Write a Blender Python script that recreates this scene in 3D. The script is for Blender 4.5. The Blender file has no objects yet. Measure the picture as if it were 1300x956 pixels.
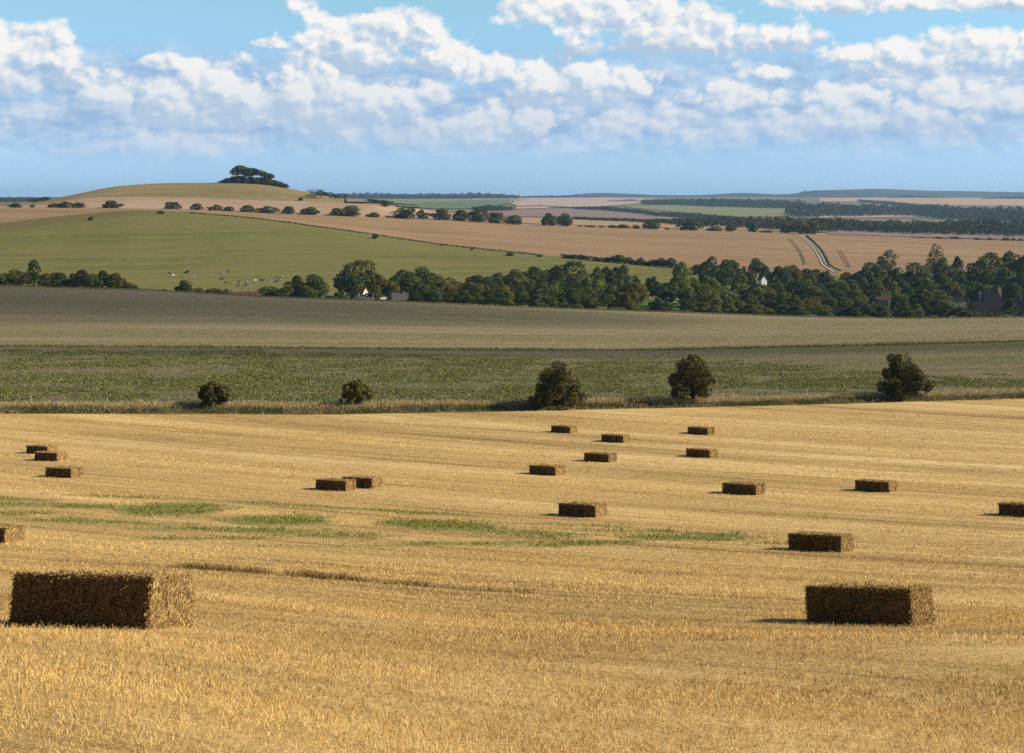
import bpy, bmesh, math, random
import numpy as np
from mathutils import Vector

rng = np.random.default_rng(11)
random.seed(5)
SC = bpy.context.scene
COL = SC.collection
F0 = 1805.0          # focal length in photo pixels (1300 px wide)
CX, HY = 650.0, 250.0  # principal column, eye-level row
R = math.radians

# ---------------------------------------------------------------- helpers
def mesh_from(name, V, Q, col=None, smooth=False):
    """V (n,3) float, Q (m,3|4) int -> mesh"""
    V = np.asarray(V, dtype=np.float32); Q = np.asarray(Q, dtype=np.int32)
    m = bpy.data.meshes.new(name)
    n, k = Q.shape
    m.vertices.add(len(V)); m.vertices.foreach_set('co', V.ravel())
    m.loops.add(n * k); m.loops.foreach_set('vertex_index', Q.ravel())
    m.polygons.add(n)
    m.polygons.foreach_set('loop_start', np.arange(0, n * k, k, dtype=np.int32))
    try: m.polygons.foreach_set('loop_total', np.full(n, k, dtype=np.int32))
    except Exception: pass
    if smooth: m.polygons.foreach_set('use_smooth', np.ones(n, dtype=bool))
    m.update(calc_edges=True)
    if col is not None:
        a = m.attributes.new('Col', 'FLOAT_COLOR', 'POINT')
        c = np.ones((len(V), 4), dtype=np.float32); c[:, :3] = col
        a.data.foreach_set('color', c.ravel())
    return m

def link(name, mesh, mat=None, parent=None, **props):
    o = bpy.data.objects.new(name, mesh); COL.objects.link(o)
    if mat is not None and mesh is not None:
        mats = mat if isinstance(mat, (list, tuple)) else [mat]
        if not mesh.materials:
            for x in mats: mesh.materials.append(x)
    if parent is not None: o.parent = parent
    for k, v in props.items(): o[k] = v
    return o

def thing(name, label, cat, loc=(0, 0, 0), rotz=0.0, group=None):
    o = bpy.data.objects.new(name, None); COL.objects.link(o)
    o.empty_display_size = 0.5
    o.location = loc; o.rotation_euler = (0, 0, rotz)
    o['label'] = label; o['category'] = cat
    if group: o['group'] = group
    return o

def copy_thing(root, label, loc, rotz, scale, group=None, color=None):
    r = root.copy(); COL.objects.link(r)
    r.location = loc; r.rotation_euler = (0, 0, rotz); r.scale = scale
    r['label'] = label
    if group: r['group'] = group
    if color: r.color = color
    for ch in root.children:
        c = ch.copy(); COL.objects.link(c); c.parent = r
        if color: c.color = color
    return r

class BM:
    """collects primitive shapes into one mesh"""
    def __init__(s): s.b = bmesh.new()
    def box(s, c, d, rot=0.0, taper=1.0, bev=0.0):
        x, y, z = (v / 2 for v in d); ca, sa = math.cos(rot), math.sin(rot)
        vs = []
        for sz in (-1, 1):
            t = taper if sz > 0 else 1.0
            for sx, sy in ((-1, -1), (1, -1), (1, 1), (-1, 1)):
                px, py = sx * x * t, sy * y * t
                vs.append(s.b.verts.new((c[0] + px * ca - py * sa, c[1] + px * sa + py * ca, c[2] + sz * z)))
        fs = [(0, 3, 2, 1), (4, 5, 6, 7), (0, 1, 5, 4), (1, 2, 6, 5), (2, 3, 7, 6), (3, 0, 4, 7)]
        for f in fs: s.b.faces.new([vs[i] for i in f])
        if bev > 0:
            es = list({e for v in vs for e in v.link_edges})
            bmesh.ops.bevel(s.b, geom=es, offset=bev, segments=2, affect='EDGES', profile=.5)
    def tube(s, pts, rad, n=7, cap=True):
        pts = [Vector(p) for p in pts]; rings = []
        for i, p in enumerate(pts):
            t = (pts[min(i + 1, len(pts) - 1)] - pts[max(i - 1, 0)]).normalized()
            u = t.orthogonal().normalized() if i == 0 else (u - t * u.dot(t)).normalized()
            w = t.cross(u); r = rad[i] if isinstance(rad, (list, tuple)) else rad
            rings.append([s.b.verts.new(p + (u * math.cos(2 * math.pi * k / n) + w * math.sin(2 * math.pi * k / n)) * r) for k in range(n)])
        for a, b in zip(rings, rings[1:]):
            for k in range(n): s.b.faces.new((a[k], a[(k + 1) % n], b[(k + 1) % n], b[k]))
        if cap:
            s.b.faces.new(rings[0][::-1]); s.b.faces.new(rings[-1])
    def poly(s, pts): s.b.faces.new([s.b.verts.new(p) for p in pts])
    def prism(s, outline, y0, y1, axis='y'):
        a = [s.b.verts.new((x, y0, z)) for x, z in outline]; b = [s.b.verts.new((x, y1, z)) for x, z in outline]
        n = len(outline)
        s.b.faces.new(a); s.b.faces.new(b[::-1])
        for k in range(n): s.b.faces.new((a[k], b[k], b[(k + 1) % n], a[(k + 1) % n]))
    def mesh(s, name, smooth=False):
        bmesh.ops.recalc_face_normals(s.b, faces=s.b.faces)
        m = bpy.data.meshes.new(name); s.b.to_mesh(m); s.b.free()
        if smooth: m.polygons.foreach_set('use_smooth', np.ones(len(m.polygons), dtype=bool))
        return m

# value noise on numpy arrays
def _h(i, j, s):
    v = np.sin(i * 127.1 + j * 311.7 + s * 74.7) * 43758.5453
    return v - np.floor(v)
def vnoise(x, y, s=0):
    i, j = np.floor(x), np.floor(y); fx, fy = x - i, y - j
    fx = fx * fx * (3 - 2 * fx); fy = fy * fy * (3 - 2 * fy)
    return (_h(i, j, s) * (1 - fx) + _h(i + 1, j, s) * fx) * (1 - fy) + (_h(i, j + 1, s) * (1 - fx) + _h(i + 1, j + 1, s) * fx) * fy
def fbm(x, y, s=0, o=4):
    v = 0; a = .5
    for k in range(o): v = v + a * vnoise(x * 2 ** k, y * 2 ** k, s + k * 7); a *= .5
    return v / (1 - .5 ** o)

# ---------------------------------------------------------------- terrain
# each line: (d knots over photo column, value knots, 'z' or 'y')
def L(d, v, kind='y'): return (d, v, kind)
FENCE_Y = {-400: 523, 0: 525, 430: 526.5, 650: 522, 830: 518.5, 970: 515.5, 1300: 506.5, 1700: 497}
FENCE_D = {k: 25.6 * F0 / (v - HY) for k, v in FENCE_Y.items()}
def K(dic):
    xs = sorted(dic); xs, v = np.array(xs, float), np.array([dic[x] for x in xs], float)
    if len(xs) < 2: return xs, v
    # round the knots off so that no crease runs down the land
    g = np.arange(-480, 1781, 4.0); k = np.exp(-np.linspace(-2.5, 2.5, 13) ** 2 / 2); k /= k.sum()
    if len(xs) > 5: k = np.exp(-np.linspace(-2.5, 2.5, 17) ** 2 / 2); k /= k.sum()
    y = np.interp(g, xs, v); y = np.convolve(np.pad(y, len(k) // 2, mode='edge'), k, 'valid')
    return g, y
W0Y = {-400: 330, 0: 294, 100: 281, 165: 272, 240: 270, 330: 278, 440: 293, 560: 311, 690: 325, 860: 341, 1000: 348, 1150: 352, 1300: 352, 1700: 352}
W0D = {-400: 980, 0: 1050, 165: 1130, 240: 1150, 330: 1120, 440: 1060, 690: 960, 860: 900, 1000: 890, 1700: 890}
LINES = [
    L({0: -80}, {0: 6.0}, 'z'), L({0: -20}, {0: 2.4}, 'z'), L({0: 0}, {0: -1.7}, 'z'), L({0: 12}, {150: -4.35, 600: -4.6}, 'z'),
    L({0: 21.5}, {150: -6.58, 600: -6.8}, 'z'), L({0: 32}, {150: -9.1, 600: -9.6}, 'z'), L({0: 60}, {0: -15.0}, 'z'), L({0: 78}, {0: -17.6}, 'z'),
    L({0: 92}, {0: -19.2}, 'z'), L({0: 122}, {0: -22.3}, 'z'), L({0: 140}, {0: -23.7}, 'z'),
    L(FENCE_D, {0: -25.6}, 'z'),                                                       # 11 fence / field edge
    L({k: v + 6 for k, v in FENCE_D.items()}, {0: -25.75}, 'z'),                       # 12 back of the verge
    L({0: 285}, {-400: 439, 0: 440, 330: 442, 650: 445, 830: 445, 970: 442, 1150: 438, 1300: 434, 1700: 426}),   # 13 crop / fallow
    L({0: 400}, {-400: 396, 0: 397, 330: 404, 650: 414, 1000: 421, 1300: 418, 1700: 414}),                       # 14
    L({0: 560}, {-400: 360, 0: 363, 90: 366, 180: 368, 330: 377, 480: 382, 650: 390, 830: 396, 1000: 402, 1150: 405, 1300: 403, 1700: 400}),  # 15 far edge of fallow
    L({0: 620}, {-400: 372, 0: 374, 330: 385, 480: 390, 650: 394, 830: 394, 1000: 398, 1300: 402, 1700: 404}),   # 16
    L({0: 720}, {-400: 368, 0: 370, 200: 371, 330: 376, 480: 380, 650: 382, 830: 384, 1000: 386, 1300: 390, 1700: 394}),
    L({0: 820}, {-400: 354, 0: 352, 200: 353, 330: 354, 480: 357, 650: 360, 830: 362, 1000: 366, 1300: 372, 1700: 376}),
    L(W0D, W0Y),                                                                       # 19 pasture / wheat
    L({-400: 1100, 0: 1140, 165: 1200, 240: 1168, 300: 1150, 330: 1135, 440: 1075, 690: 975, 860: 915, 1000: 905, 1700: 905},
      {-400: 312, 0: 283, 80: 274, 165: 266.5, 225: 268.6, 250: 269.7, 330: 277.2, 440: 292.2, 560: 310.2, 690: 324.2, 860: 340.2, 1000: 347.2, 1150: 351, 1300: 351, 1700: 351}),  # 20
    L({-400: 1260, 0: 1280, 240: 1320, 450: 1380, 650: 1460, 800: 1500, 1700: 1500},
      {-400: 266, 0: 263.5, 60: 263.3, 150: 264, 240: 266, 330: 270, 400: 273, 450: 274.5, 560: 279, 650: 285, 800: 290, 970: 295, 1050: 298, 1160: 302, 1300: 306, 1700: 312}),  # 21 hedge line
    L({-400: 1420, 480: 1430, 520: 1490, 560: 1800, 1700: 1800},
      {-400: 265, 0: 262.7, 50: 260, 100: 251, 165: 250, 250: 251.5, 330: 254, 400: 256, 470: 260, 520: 263.5, 560: 270, 650: 276, 750: 280, 850: 283, 970: 288, 1100: 294, 1300: 298, 1700: 303}),  # 22
    L({-400: 1550, 520: 1560, 560: 1900, 1700: 1900},
      {-400: 264, -100: 264, 0: 261.8, 50: 256, 80: 249.5, 100: 246, 125: 240, 150: 236, 200: 232.5, 250: 232, 300: 232, 330: 233, 345: 235, 370: 240, 400: 246, 440: 253, 480: 258.5, 520: 262.8, 560: 269, 650: 275, 750: 279, 850: 282, 970: 287, 1100: 293, 1300: 297, 1700: 302}),  # 23
    L({0: 2100}, {-400: 268, 300: 264, 520: 266, 560: 269.5, 650: 275, 750: 279, 850: 282, 970: 286.5, 1300: 295, 1700: 300}),
    L({0: 2700}, {-400: 264, 0: 262, 520: 264.5, 650: 271, 850: 278, 970: 283, 1300: 288, 1700: 290}),
    L({0: 3600}, {-400: 259, 400: 258.5, 520: 261, 650: 264, 850: 270, 1000: 274, 1300: 276, 1700: 277}),
    L({0: 5000}, {-400: 255, 0: 254.5, 520: 255.5, 650: 256.5, 850: 261.5, 1000: 264, 1300: 263.5, 1700: 264}),
    L({0: 7000}, {-400: 252.5, 0: 252, 520: 252, 650: 250.6, 850: 252, 1000: 254, 1300: 253.5, 1700: 254}),
    L({0: 9000}, {-400: 251, 0: 251, 520: 250.8, 650: 249.8, 850: 250.2, 1000: 250.8, 1300: 250, 1700: 250}),
    L({0: 12000}, {-400: 250.5, 400: 250.2, 640: 249.3, 720: 248.5, 742: 245, 770: 244.7, 800: 246, 830: 247.6, 890: 248, 920: 245.6, 950: 244.5, 985: 247, 1012: 246.6, 1020: 242.5, 1050: 241.5, 1120: 239.5, 1170: 242, 1220: 242.6, 1300: 244, 1700: 246}),
    L({0: 14500}, {0: 252}),
]
LN = [(K(d), K(v), k) for d, v, k in LINES]
NL = len(LN)

def heights(X, Y):
    X = np.asarray(X, float); Y = np.asarray(Y, float); sh = X.shape
    X = X.ravel(); Y = Y.ravel()
    px = np.clip(CX + F0 * X / np.maximum(Y, 1.0), -400, 1700)
    D = np.empty((NL, X.size)); Z = np.empty((NL, X.size))
    for i, (d, v, k) in enumerate(LN):
        D[i] = np.interp(px, *d); val = np.interp(px, *v)
        Z[i] = val if k == 'z' else -(val - HY) / F0 * D[i]
    h = np.diff(D, axis=0); s = np.diff(Z, axis=0) / h
    m = np.zeros_like(Z)
    pr = s[:-1] * s[1:]
    w1 = 2 * h[1:] + h[:-1]; w2 = h[1:] + 2 * h[:-1]
    with np.errstate(all='ignore'):
        hm = (w1 + w2) / (w1 / s[:-1] + w2 / s[1:])
    m[1:-1] = np.where(pr > 0, hm, 0); m[0] = s[0]; m[-1] = s[-1]
    m = np.nan_to_num(m)
    i = np.clip((D <= Y).sum(0) - 1, 0, NL - 2); c = np.arange(X.size)
    t = np.clip((Y - D[i, c]) / h[i, c], 0, 1); hh = h[i, c]
    z = ((1 + 2 * t) * (1 - t) ** 2 * Z[i, c] + t * (1 - t) ** 2 * hh * m[i, c] + t * t * (3 - 2 * t) * Z[i + 1, c] + t * t * (t - 1) * hh * m[i + 1, c])
    return z.reshape(sh)
def ground(x, y): return float(heights(np.array([x]), np.array([y]))[0])
DS = np.geomspace(4, 13000, 2600)
def ray(x, y):
    """photo pixel -> the terrain point it looks at"""
    X = (x - CX) / F0 * DS; z = heights(X, DS); yy = HY - F0 * z / DS
    i = np.argmax(yy <= y)
    if yy[i] > y: i = int(np.argmin(yy))
    if i > 0 and yy[i - 1] != yy[i]:
        t = min(1, max(0, (yy[i - 1] - y) / (yy[i - 1] - yy[i]))); d = DS[i - 1] + t * (DS[i] - DS[i - 1])
    else: d = DS[i]
    X = (x - CX) / F0 * d
    return Vector((X, d, ground(X, d)))
def at(x, d):
    X = (x - CX) / F0 * d
    return Vector((X, d, ground(X, d)))
def line_d(i, px): return np.interp(px, *LN[i][0])
HAZE, SUN, SUN_AZ, SKY, EXPO, CLOUDS_GAIN, SKYTINT = 4.5e-5, 5.0, 90, .10, .4, .72, (.85, 1.0, 1.3)
# ---------------------------------------------------------------- materials
class NT:
    def __init__(s, tree): s.t = tree; s.n = tree.nodes; s.l = tree.links
    def node(s, kind, **kw):
        n = s.n.new(kind)
        for k, v in kw.items(): setattr(n, k, v)
        return n
    def put(s, sock, v):
        if hasattr(v, 'is_output') or isinstance(v, bpy.types.NodeSocket): s.l.new(v, sock)
        elif v is not None: sock.default_value = v
    def m(s, op, a, b=None, c=None, clamp=False):
        n = s.node('ShaderNodeMath', operation=op, use_clamp=clamp)
        for i, v in enumerate((a, b, c)):
            if v is not None: s.put(n.inputs[i], v)
        return n.outputs[0]
    def vm(s, op, a, b=None):
        n = s.node('ShaderNodeVectorMath', operation=op)
        s.put(n.inputs[0], a)
        if b is not None: s.put(n.inputs[1], b)
        return n.outputs['Value'] if op in ('LENGTH', 'DOT_PRODUCT') else n.outputs[0]
    def scale(s, v, f):
        n = s.node('ShaderNodeVectorMath', operation='SCALE'); s.put(n.inputs[0], v); s.put(n.inputs['Scale'], f); return n.outputs[0]
    def map(s, v, sc=(1, 1, 1), rot=(0, 0, 0), loc=(0, 0, 0)):
        n = s.node('ShaderNodeMapping'); s.put(n.inputs[0], v)
        n.inputs['Location'].default_value = loc; n.inputs['Rotation'].default_value = rot; n.inputs['Scale'].default_value = sc
        return n.outputs[0]
    def noise(s, v, sc, det=4, rough=.55, color=False, dist=0):
        n = s.node('ShaderNodeTexNoise'); s.put(n.inputs['Vector'], v); n.inputs['Scale'].default_value = sc
        n.inputs['Detail'].default_value = det; n.inputs['Roughness'].default_value = rough; n.inputs['Distortion'].default_value = dist
        return n.outputs['Color' if color else 0]
    def ramp(s, f, stops):
        n = s.node('ShaderNodeValToRGB'); s.put(n.inputs[0], f); e = n.color_ramp.elements
        while len(e) < len(stops): e.new(.5)
        for k, (p, c) in enumerate(stops): e[k].position = p; e[k].color = (*c, 1) if len(c) == 3 else c
        return n.outputs[0]
    def mr(s, v, a, b, c=0.0, d=1.0, smooth=True):
        n = s.node('ShaderNodeMapRange', interpolation_type='SMOOTHSTEP' if smooth else 'LINEAR')
        for i, x in enumerate((v, a, b, c, d)): s.put(n.inputs[i], x)
        return n.outputs[0]
    def mix(s, f, a, b, mode='MIX'):
        n = s.node('ShaderNodeMix', data_type='RGBA', blend_type=mode)
        s.put(n.inputs[0], f)
        for i, v in ((6, a), (7, b)):
            s.put(n.inputs[i], (*v, 1) if isinstance(v, tuple) and len(v) == 3 else v)
        return n.outputs[2]
    def xyz(s, v):
        n = s.node('ShaderNodeSeparateXYZ'); s.put(n.inputs[0], v); return n.outputs
    def comb(s, x, y, z=0.0):
        n = s.node('ShaderNodeCombineXYZ')
        for i, v in enumerate((x, y, z)): s.put(n.inputs[i], v)
        return n.outputs[0]

def new_mat(name):
    m = bpy.data.materials.new(name); m.use_nodes = True; t = NT(m.node_tree); t.n.clear()
    out = t.node('ShaderNodeOutputMaterial'); b = t.node('ShaderNodeBsdfPrincipled')
    b.inputs['Roughness'].default_value = .9
    b.inputs['Specular IOR Level'].default_value = .12
    t.l.new(b.outputs[0], out.inputs[0])
    return m, t, b, out

def pos(t): return t.node('ShaderNodeNewGeometry').outputs['Position']
def bump(t, b, h, dist, st=1.0):
    n = t.node('ShaderNodeBump'); n.inputs['Strength'].default_value = st; n.inputs['Distance'].default_value = dist
    t.put(n.inputs['Height'], h); t.l.new(n.outputs[0], b.inputs['Normal'])

def plain(name, c, rough=.8, var=.25, sc=3.0, spec=.2, bumpd=0.0):
    """a solid stuff with procedural unevenness in object space"""
    m, t, b, o = new_mat(name)
    co = t.node('ShaderNodeTexCoord').outputs['Object']
    n = t.noise(co, sc, 5, .6)
    k = t.mr(n, .3, .7, 1 - var, 1 + var)
    col = t.mix(1.0, c, t.comb(k, k, k), 'MULTIPLY')
    t.put(b.inputs['Base Color'], col); b.inputs['Roughness'].default_value = rough; b.inputs['Specular IOR Level'].default_value = spec
    if bumpd: bump(t, b, n, bumpd)
    return m

ROW = R(-37)           # drill rows / bale rows run this way
def field(name, lo, hi, patch=None, patch_amt=.5, psc=.012, rowdir=0.0, rowsc=(.02, .35), fine=1.2, rowamt=.5, bd=.15, pstretch=(1, 1)):
    """farmland seen from afar: stripes along the working direction, patches, grain"""
    m, t, b, o = new_mat(name)
    p = pos(t)
    r = t.map(p, rot=(0, 0, -rowdir))
    rows = t.noise(t.map(r, sc=(rowsc[0], rowsc[1], .05)), 1.0, 5, .6)
    grain = t.noise(p, fine, 4, .65)
    tuft = t.noise(t.map(r, sc=(fine * .35, fine * .12, .1)), 1.0, 5, .7)
    f = t.m('ADD', t.m('MULTIPLY', rows, rowamt), t.m('MULTIPLY', t.m('ADD', t.m('MULTIPLY', grain, .5), t.m('MULTIPLY', tuft, .5)), 1 - rowamt))
    c = t.ramp(f, [(.36, lo), (.64, hi)])
    if patch:
        pn = t.noise(t.map(r, sc=(psc * pstretch[0], psc * pstretch[1], .01)), 1.0, 5, .6, dist=.4)
        c = t.mix(t.m('MULTIPLY', t.mr(pn, .42, .62), patch_amt), c, patch)
    t.put(b.inputs['Base Color'], c)
    b.inputs['Specular IOR Level'].default_value = .05
    if bd: bump(t, b, f, bd)
    return m

def colored(name, rough=.8, trans=0.0, jit=.3, spec=.15, tint=False):
    """colour carried per blade/leaf by the Col attribute"""
    m, t, b, o = new_mat(name)
    a = t.node('ShaderNodeAttribute', attribute_name='Col').outputs['Color']
    c = a
    if tint:
        oi = t.node('ShaderNodeObjectInfo')
        c = t.mix(1.0, a, oi.outputs['Color'], 'MULTIPLY')
    t.put(b.inputs['Base Color'], c); b.inputs['Roughness'].default_value = rough; b.inputs['Specular IOR Level'].default_value = spec
    if trans:
        tr = t.node('ShaderNodeBsdfTranslucent'); t.put(tr.inputs['Color'], c)
        mx = t.node('ShaderNodeMixShader'); mx.inputs[0].default_value = trans
        t.l.new(b.outputs[0], mx.inputs[1]); t.l.new(tr.outputs[0], mx.inputs[2]); t.l.new(mx.outputs[0], o.inputs[0])
    return m

# stubble ground: rows, windrows, bare earth, green regrowth held in a vertex attribute
def stubble_mat():
    m, t, b, o = new_mat('stubble ground')
    p = pos(t); r = t.map(p, rot=(0, 0, -ROW))
    rx = t.xyz(r)
    wide = t.noise(t.map(r, sc=(.012, .16, .05)), 1.0, 3, .5)         # combine passes
    mid = t.noise(t.map(r, sc=(.035, .9, .1)), 1.0, 4, .6)
    thin = t.noise(t.map(r, sc=(.09, 4.5, .1)), 1.0, 3, .6)
    grain = t.noise(p, 9.0, 4, .7)
    clump = t.noise(p, 1.6, 4, .6)
    f = t.m('ADD', t.m('ADD', t.m('MULTIPLY', wide, .36), t.m('MULTIPLY', mid, .28)),
            t.m('ADD', t.m('MULTIPLY', thin, .14), t.m('ADD', t.m('MULTIPLY', grain, .12), t.m('MULTIPLY', clump, .10))))
    c = t.ramp(f, [(.39, (.22, .13, .045)), (.46, (.45, .285, .10)), (.54, (.59, .39, .15)), (.62, (.76, .54, .25))])
    # thin dark wheelings along the rows
    w = t.noise(t.map(r, sc=(.02, 1.25, .1), loc=(3, 7, 1)), 1.0, 2, .4)
    wl = t.mr(w, .64, .72)
    c = t.mix(t.m('MULTIPLY', wl, .5), c, (.20, .12, .045))
    g = t.node('ShaderNodeAttribute', attribute_name='green').outputs['Fac']
    gn = t.m('ADD', g, t.m('MULTIPLY', t.m('SUBTRACT', t.noise(t.map(r, sc=(.25, 1.2, .3)), 1.0, 5, .65), .5), .7))
    gm = t.mr(gn, .34, .80)
    gc = t.ramp(t.noise(p, 2.0, 4), [(.3, (.13, .15, .030)), (.7, (.25, .255, .065))])
    c = t.mix(t.m('MULTIPLY', gm, .80), c, gc)
    t.put(b.inputs['Base Color'], c); b.inputs['Specular IOR Level'].default_value = .08
    h = t.m('ADD', t.m('MULTIPLY', thin, .5), t.m('ADD', t.m('MULTIPLY', grain, .35), t.m('MULTIPLY', mid, .5)))
    bump(t, b, h, .12, .8)
    return m

def leaf_mat(name, jitter=.35):
    """crown: leaf colour from the Col attribute, tinted by the object's colour"""
    m, t, b, o = new_mat(name)
    a = t.node('ShaderNodeAttribute', attribute_name='Col').outputs['Color']
    oi = t.node('ShaderNodeObjectInfo')
    c = t.mix(1.0, a, oi.outputs['Color'], 'MULTIPLY')
    p = pos(t)
    n = t.noise(p, .35, 3, .6)
    k = t.mr(n, .3, .7, .72, 1.28)
    c = t.mix(1.0, c, t.comb(k, k, t.m('MULTIPLY', k, .9)), 'MULTIPLY')
    t.put(b.inputs['Base Color'], c); b.inputs['Roughness'].default_value = .65; b.inputs['Specular IOR Level'].default_value = .2
    tr = t.node('ShaderNodeBsdfTranslucent'); t.put(tr.inputs['Color'], c)
    mx = t.node('ShaderNodeMixShader'); mx.inputs[0].default_value = .22
    t.l.new(b.outputs[0], mx.inputs[1]); t.l.new(tr.outputs[0], mx.inputs[2]); t.l.new(mx.outputs[0], o.inputs[0])
    return m

def bale_mat(name='straw in shade tone', stops=[(.36, (.022, .011, .004)), (.55, (.085, .046, .014)), (.70, (.26, .15, .05))]):
    m, t, b, o = new_mat(name)
    co = t.node('ShaderNodeTexCoord').outputs['Object']
    flake = t.noise(t.map(co, sc=(7.0, 1.2, 1.2)), 1.0, 4, .6)
    fib = t.noise(t.map(co, sc=(14, 14, 14)), 1.0, 5, .75, dist=1.5)
    f = t.m('ADD', t.m('MULTIPLY', flake, .35), t.m('MULTIPLY', fib, .65))
    c = t.ramp(f, stops)
    t.put(b.inputs['Base Color'], c); b.inputs['Specular IOR Level'].default_value = .08
    bump(t, b, f, .06, 1.0)
    return m

def cow_mat():
    m, t, b, o = new_mat('black and white hide')
    co = t.node('ShaderNodeTexCoord').outputs['Object']
    rnd = t.node('ShaderNodeObjectInfo').outputs['Random']
    n = t.noise(t.vm('ADD', co, t.comb(t.m('MULTIPLY', rnd, 40), 3, 0)), 1.25, 2, .4)
    thr = t.m('ADD', .36, t.m('MULTIPLY', rnd, .16))
    k = t.mr(n, thr, t.m('ADD', thr, .02))
    t.put(b.inputs['Base Color'], t.mix(k, (.72, .69, .62), (.016, .014, .013)))
    b.inputs['Roughness'].default_value = .7
    return m

def roof_mat(name, a, c2, sx=3.0):
    m, t, b, o = new_mat(name)
    co = t.node('ShaderNodeTexCoord').outputs['Object']
    br = t.node('ShaderNodeTexBrick'); t.put(br.inputs['Vector'], t.map(co, sc=(1, 1, 1), rot=(R(90), 0, 0)))
    br.inputs['Scale'].default_value = sx; br.inputs['Color1'].default_value = (*a, 1); br.inputs['Color2'].default_value = (*c2, 1)
    br.inputs['Mortar'].default_value = (*(x * .5 for x in a), 1); br.inputs['Mortar Size'].default_value = .02
    n = t.noise(co, 1.2, 4)
    k = t.mr(n, .3, .7, .75, 1.2)
    t.put(b.inputs['Base Color'], t.mix(1.0, br.outputs[0], t.comb(k, k, k), 'MULTIPLY'))
    b.inputs['Roughness'].default_value = .92; b.inputs['Specular IOR Level'].default_value = .08
    return m

M = {}
M['stubble'] = stubble_mat()
M['straw'] = colored('cut straw stalks', .7, 0, spec=.12)
M['blade'] = colored('grass blades', .75, .28, spec=.1)
M['leaf'] = leaf_mat('leaves')
M['bark'] = plain('bark', (.075, .055, .04), .9, .35, 2.0, .1, .05)
M['bale'] = bale_mat()  # dark copy of the straw: shade of the long sides put into the colour
M['bale_lit'] = bale_mat('straw in sunlit tone', [(.38, (.06, .032, .010)), (.54, (.30, .18, .06)), (.68, (.58, .38, .15))])  # bright copy of the same straw: sunlight on ends and top painted in
M['twine'] = plain('baler twine', (.30, .20, .10), .7, .1)
M['verge'] = field('verge soil', (.16, .13, .055), (.30, .235, .11), (.15, .16, .045), .6, .2)
M['crop'] = field('crop soil', (.12, .095, .045), (.215, .168, .086), (.105, .115, .035), .85, .05, rowdir=R(4), rowsc=(.03, .5), fine=2.2, rowamt=.45, pstretch=(.35, 2))
M['fallow'] = field('fallow ground', (.150, .112, .058), (.330, .242, .142), (.170, .155, .052), .7, .016, rowdir=R(6), rowsc=(.006, .13), fine=1.6, rowamt=.42, pstretch=(.3, 2.8))
M['pasture'] = field('pasture grass', (.112, .110, .028), (.198, .185, .050), (.205, .160, .055), .5, .012, rowdir=R(8), rowsc=(.008, .09), fine=.35, rowamt=.55, pstretch=(.4, 1.6))
M['valley'] = field('valley meadow', (.062, .092, .018), (.115, .150, .032), None, 0, .012, fine=.5)
M['olive'] = field('olive ley', (.13, .105, .028), (.19, .152, .045), None, 0, .01, rowdir=R(5), fine=.4)
M['wheat'] = field('ripe wheat', (.215, .128, .060), (.33, .205, .100), (.35, .225, .115), .5, .006, rowdir=R(-6), rowsc=(.004, .055), fine=.25, rowamt=.6, pstretch=(.4, 2))
M['pinkfield'] = field('pale stubble on the hill', (.30, .195, .118), (.40, .27, .165), (.44, .31, .20), .5, .006, rowdir=R(3), rowsc=(.004, .05), fine=.2)
M['hillgrass'] = field('hill top grass', (.175, .135, .055), (.29, .215, .09), (.33, .235, .11), .5, .008, rowdir=R(4), rowsc=(.006, .06), fine=.25, pstretch=(.4, 2))
M['tan'] = field('far tan stubble', (.30, .195, .10), (.42, .28, .15), None, 0, .004, fine=.1)
M['far'] = field('far farmland', (.17, .125, .075), (.30, .21, .13), (.09, .10, .04), .8, .0016, rowdir=R(2), rowsc=(.001, .006), fine=.05, pstretch=(.5, 1))
M['fargreen'] = field('far green field', (.10, .135, .06), (.16, .19, .085), None, 0, .004, fine=.05)
M['faryellow'] = field('far yellow green field', (.165, .17, .065), (.24, .225, .095), None, 0, .004, fine=.05)
M['farpink'] = field('far pink stubble', (.37, .26, .19), (.48, .345, .265), None, 0, .004, fine=.05)
M['farplum'] = field('far ploughed field', (.20, .135, .105), (.28, .19, .145), None, 0, .004, fine=.05)
M['fartan'] = field('far golden field', (.38, .25, .135), (.48, .33, .19), None, 0, .004, fine=.05)
M['ridge'] = field('far ridge', (.018, .028, .016), (.05, .06, .03), (.085, .085, .045), .6, .0016, fine=.02)
M['chalk'] = plain('chalk', (.50, .42, .33), .9, .15, .4, .1)
M['tramline'] = plain('tramline soil', (.12, .075, .04), .9, .2, .3, .1)
M['cow'] = cow_mat()
M['red_tile'] = roof_mat('red roof tiles', (.20, .06, .035), (.27, .09, .05))
M['brown_tile'] = roof_mat('brown roof tiles', (.12, .06, .04), (.17, .085, .06))
M['slate'] = roof_mat('slates', (.013, .013, .017), (.022, .021, .026))
M['pale_slate'] = roof_mat('weathered slates', (.11, .095, .09), (.16, .14, .13))
M['brick'] = roof_mat('brick', (.22, .09, .055), (.28, .125, .075), 5)
M['pale_brick'] = roof_mat('pale brick', (.42, .27, .19), (.50, .34, .25), 5)
M['render'] = plain('painted render', (.60, .56, .48), .8, .08, 1.5, .2)
M['flint'] = plain('stone wall', (.36, .31, .25), .9, .3, 5, .1)
M['frame'] = plain('white paint', (.78, .77, .74), .5, .05, 3, .3)
M['wood'] = plain('weathered wood', (.32, .27, .21), .85, .3, 6, .1)
M['palewood'] = plain('pale new wood', (.62, .55, .43), .8, .2, 6, .1)
M['metal'] = plain('galvanised steel', (.35, .36, .37), .5, .1, 4, .4)
M['rubber'] = plain('rubber', (.02, .02, .02), .8, .1)
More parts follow.
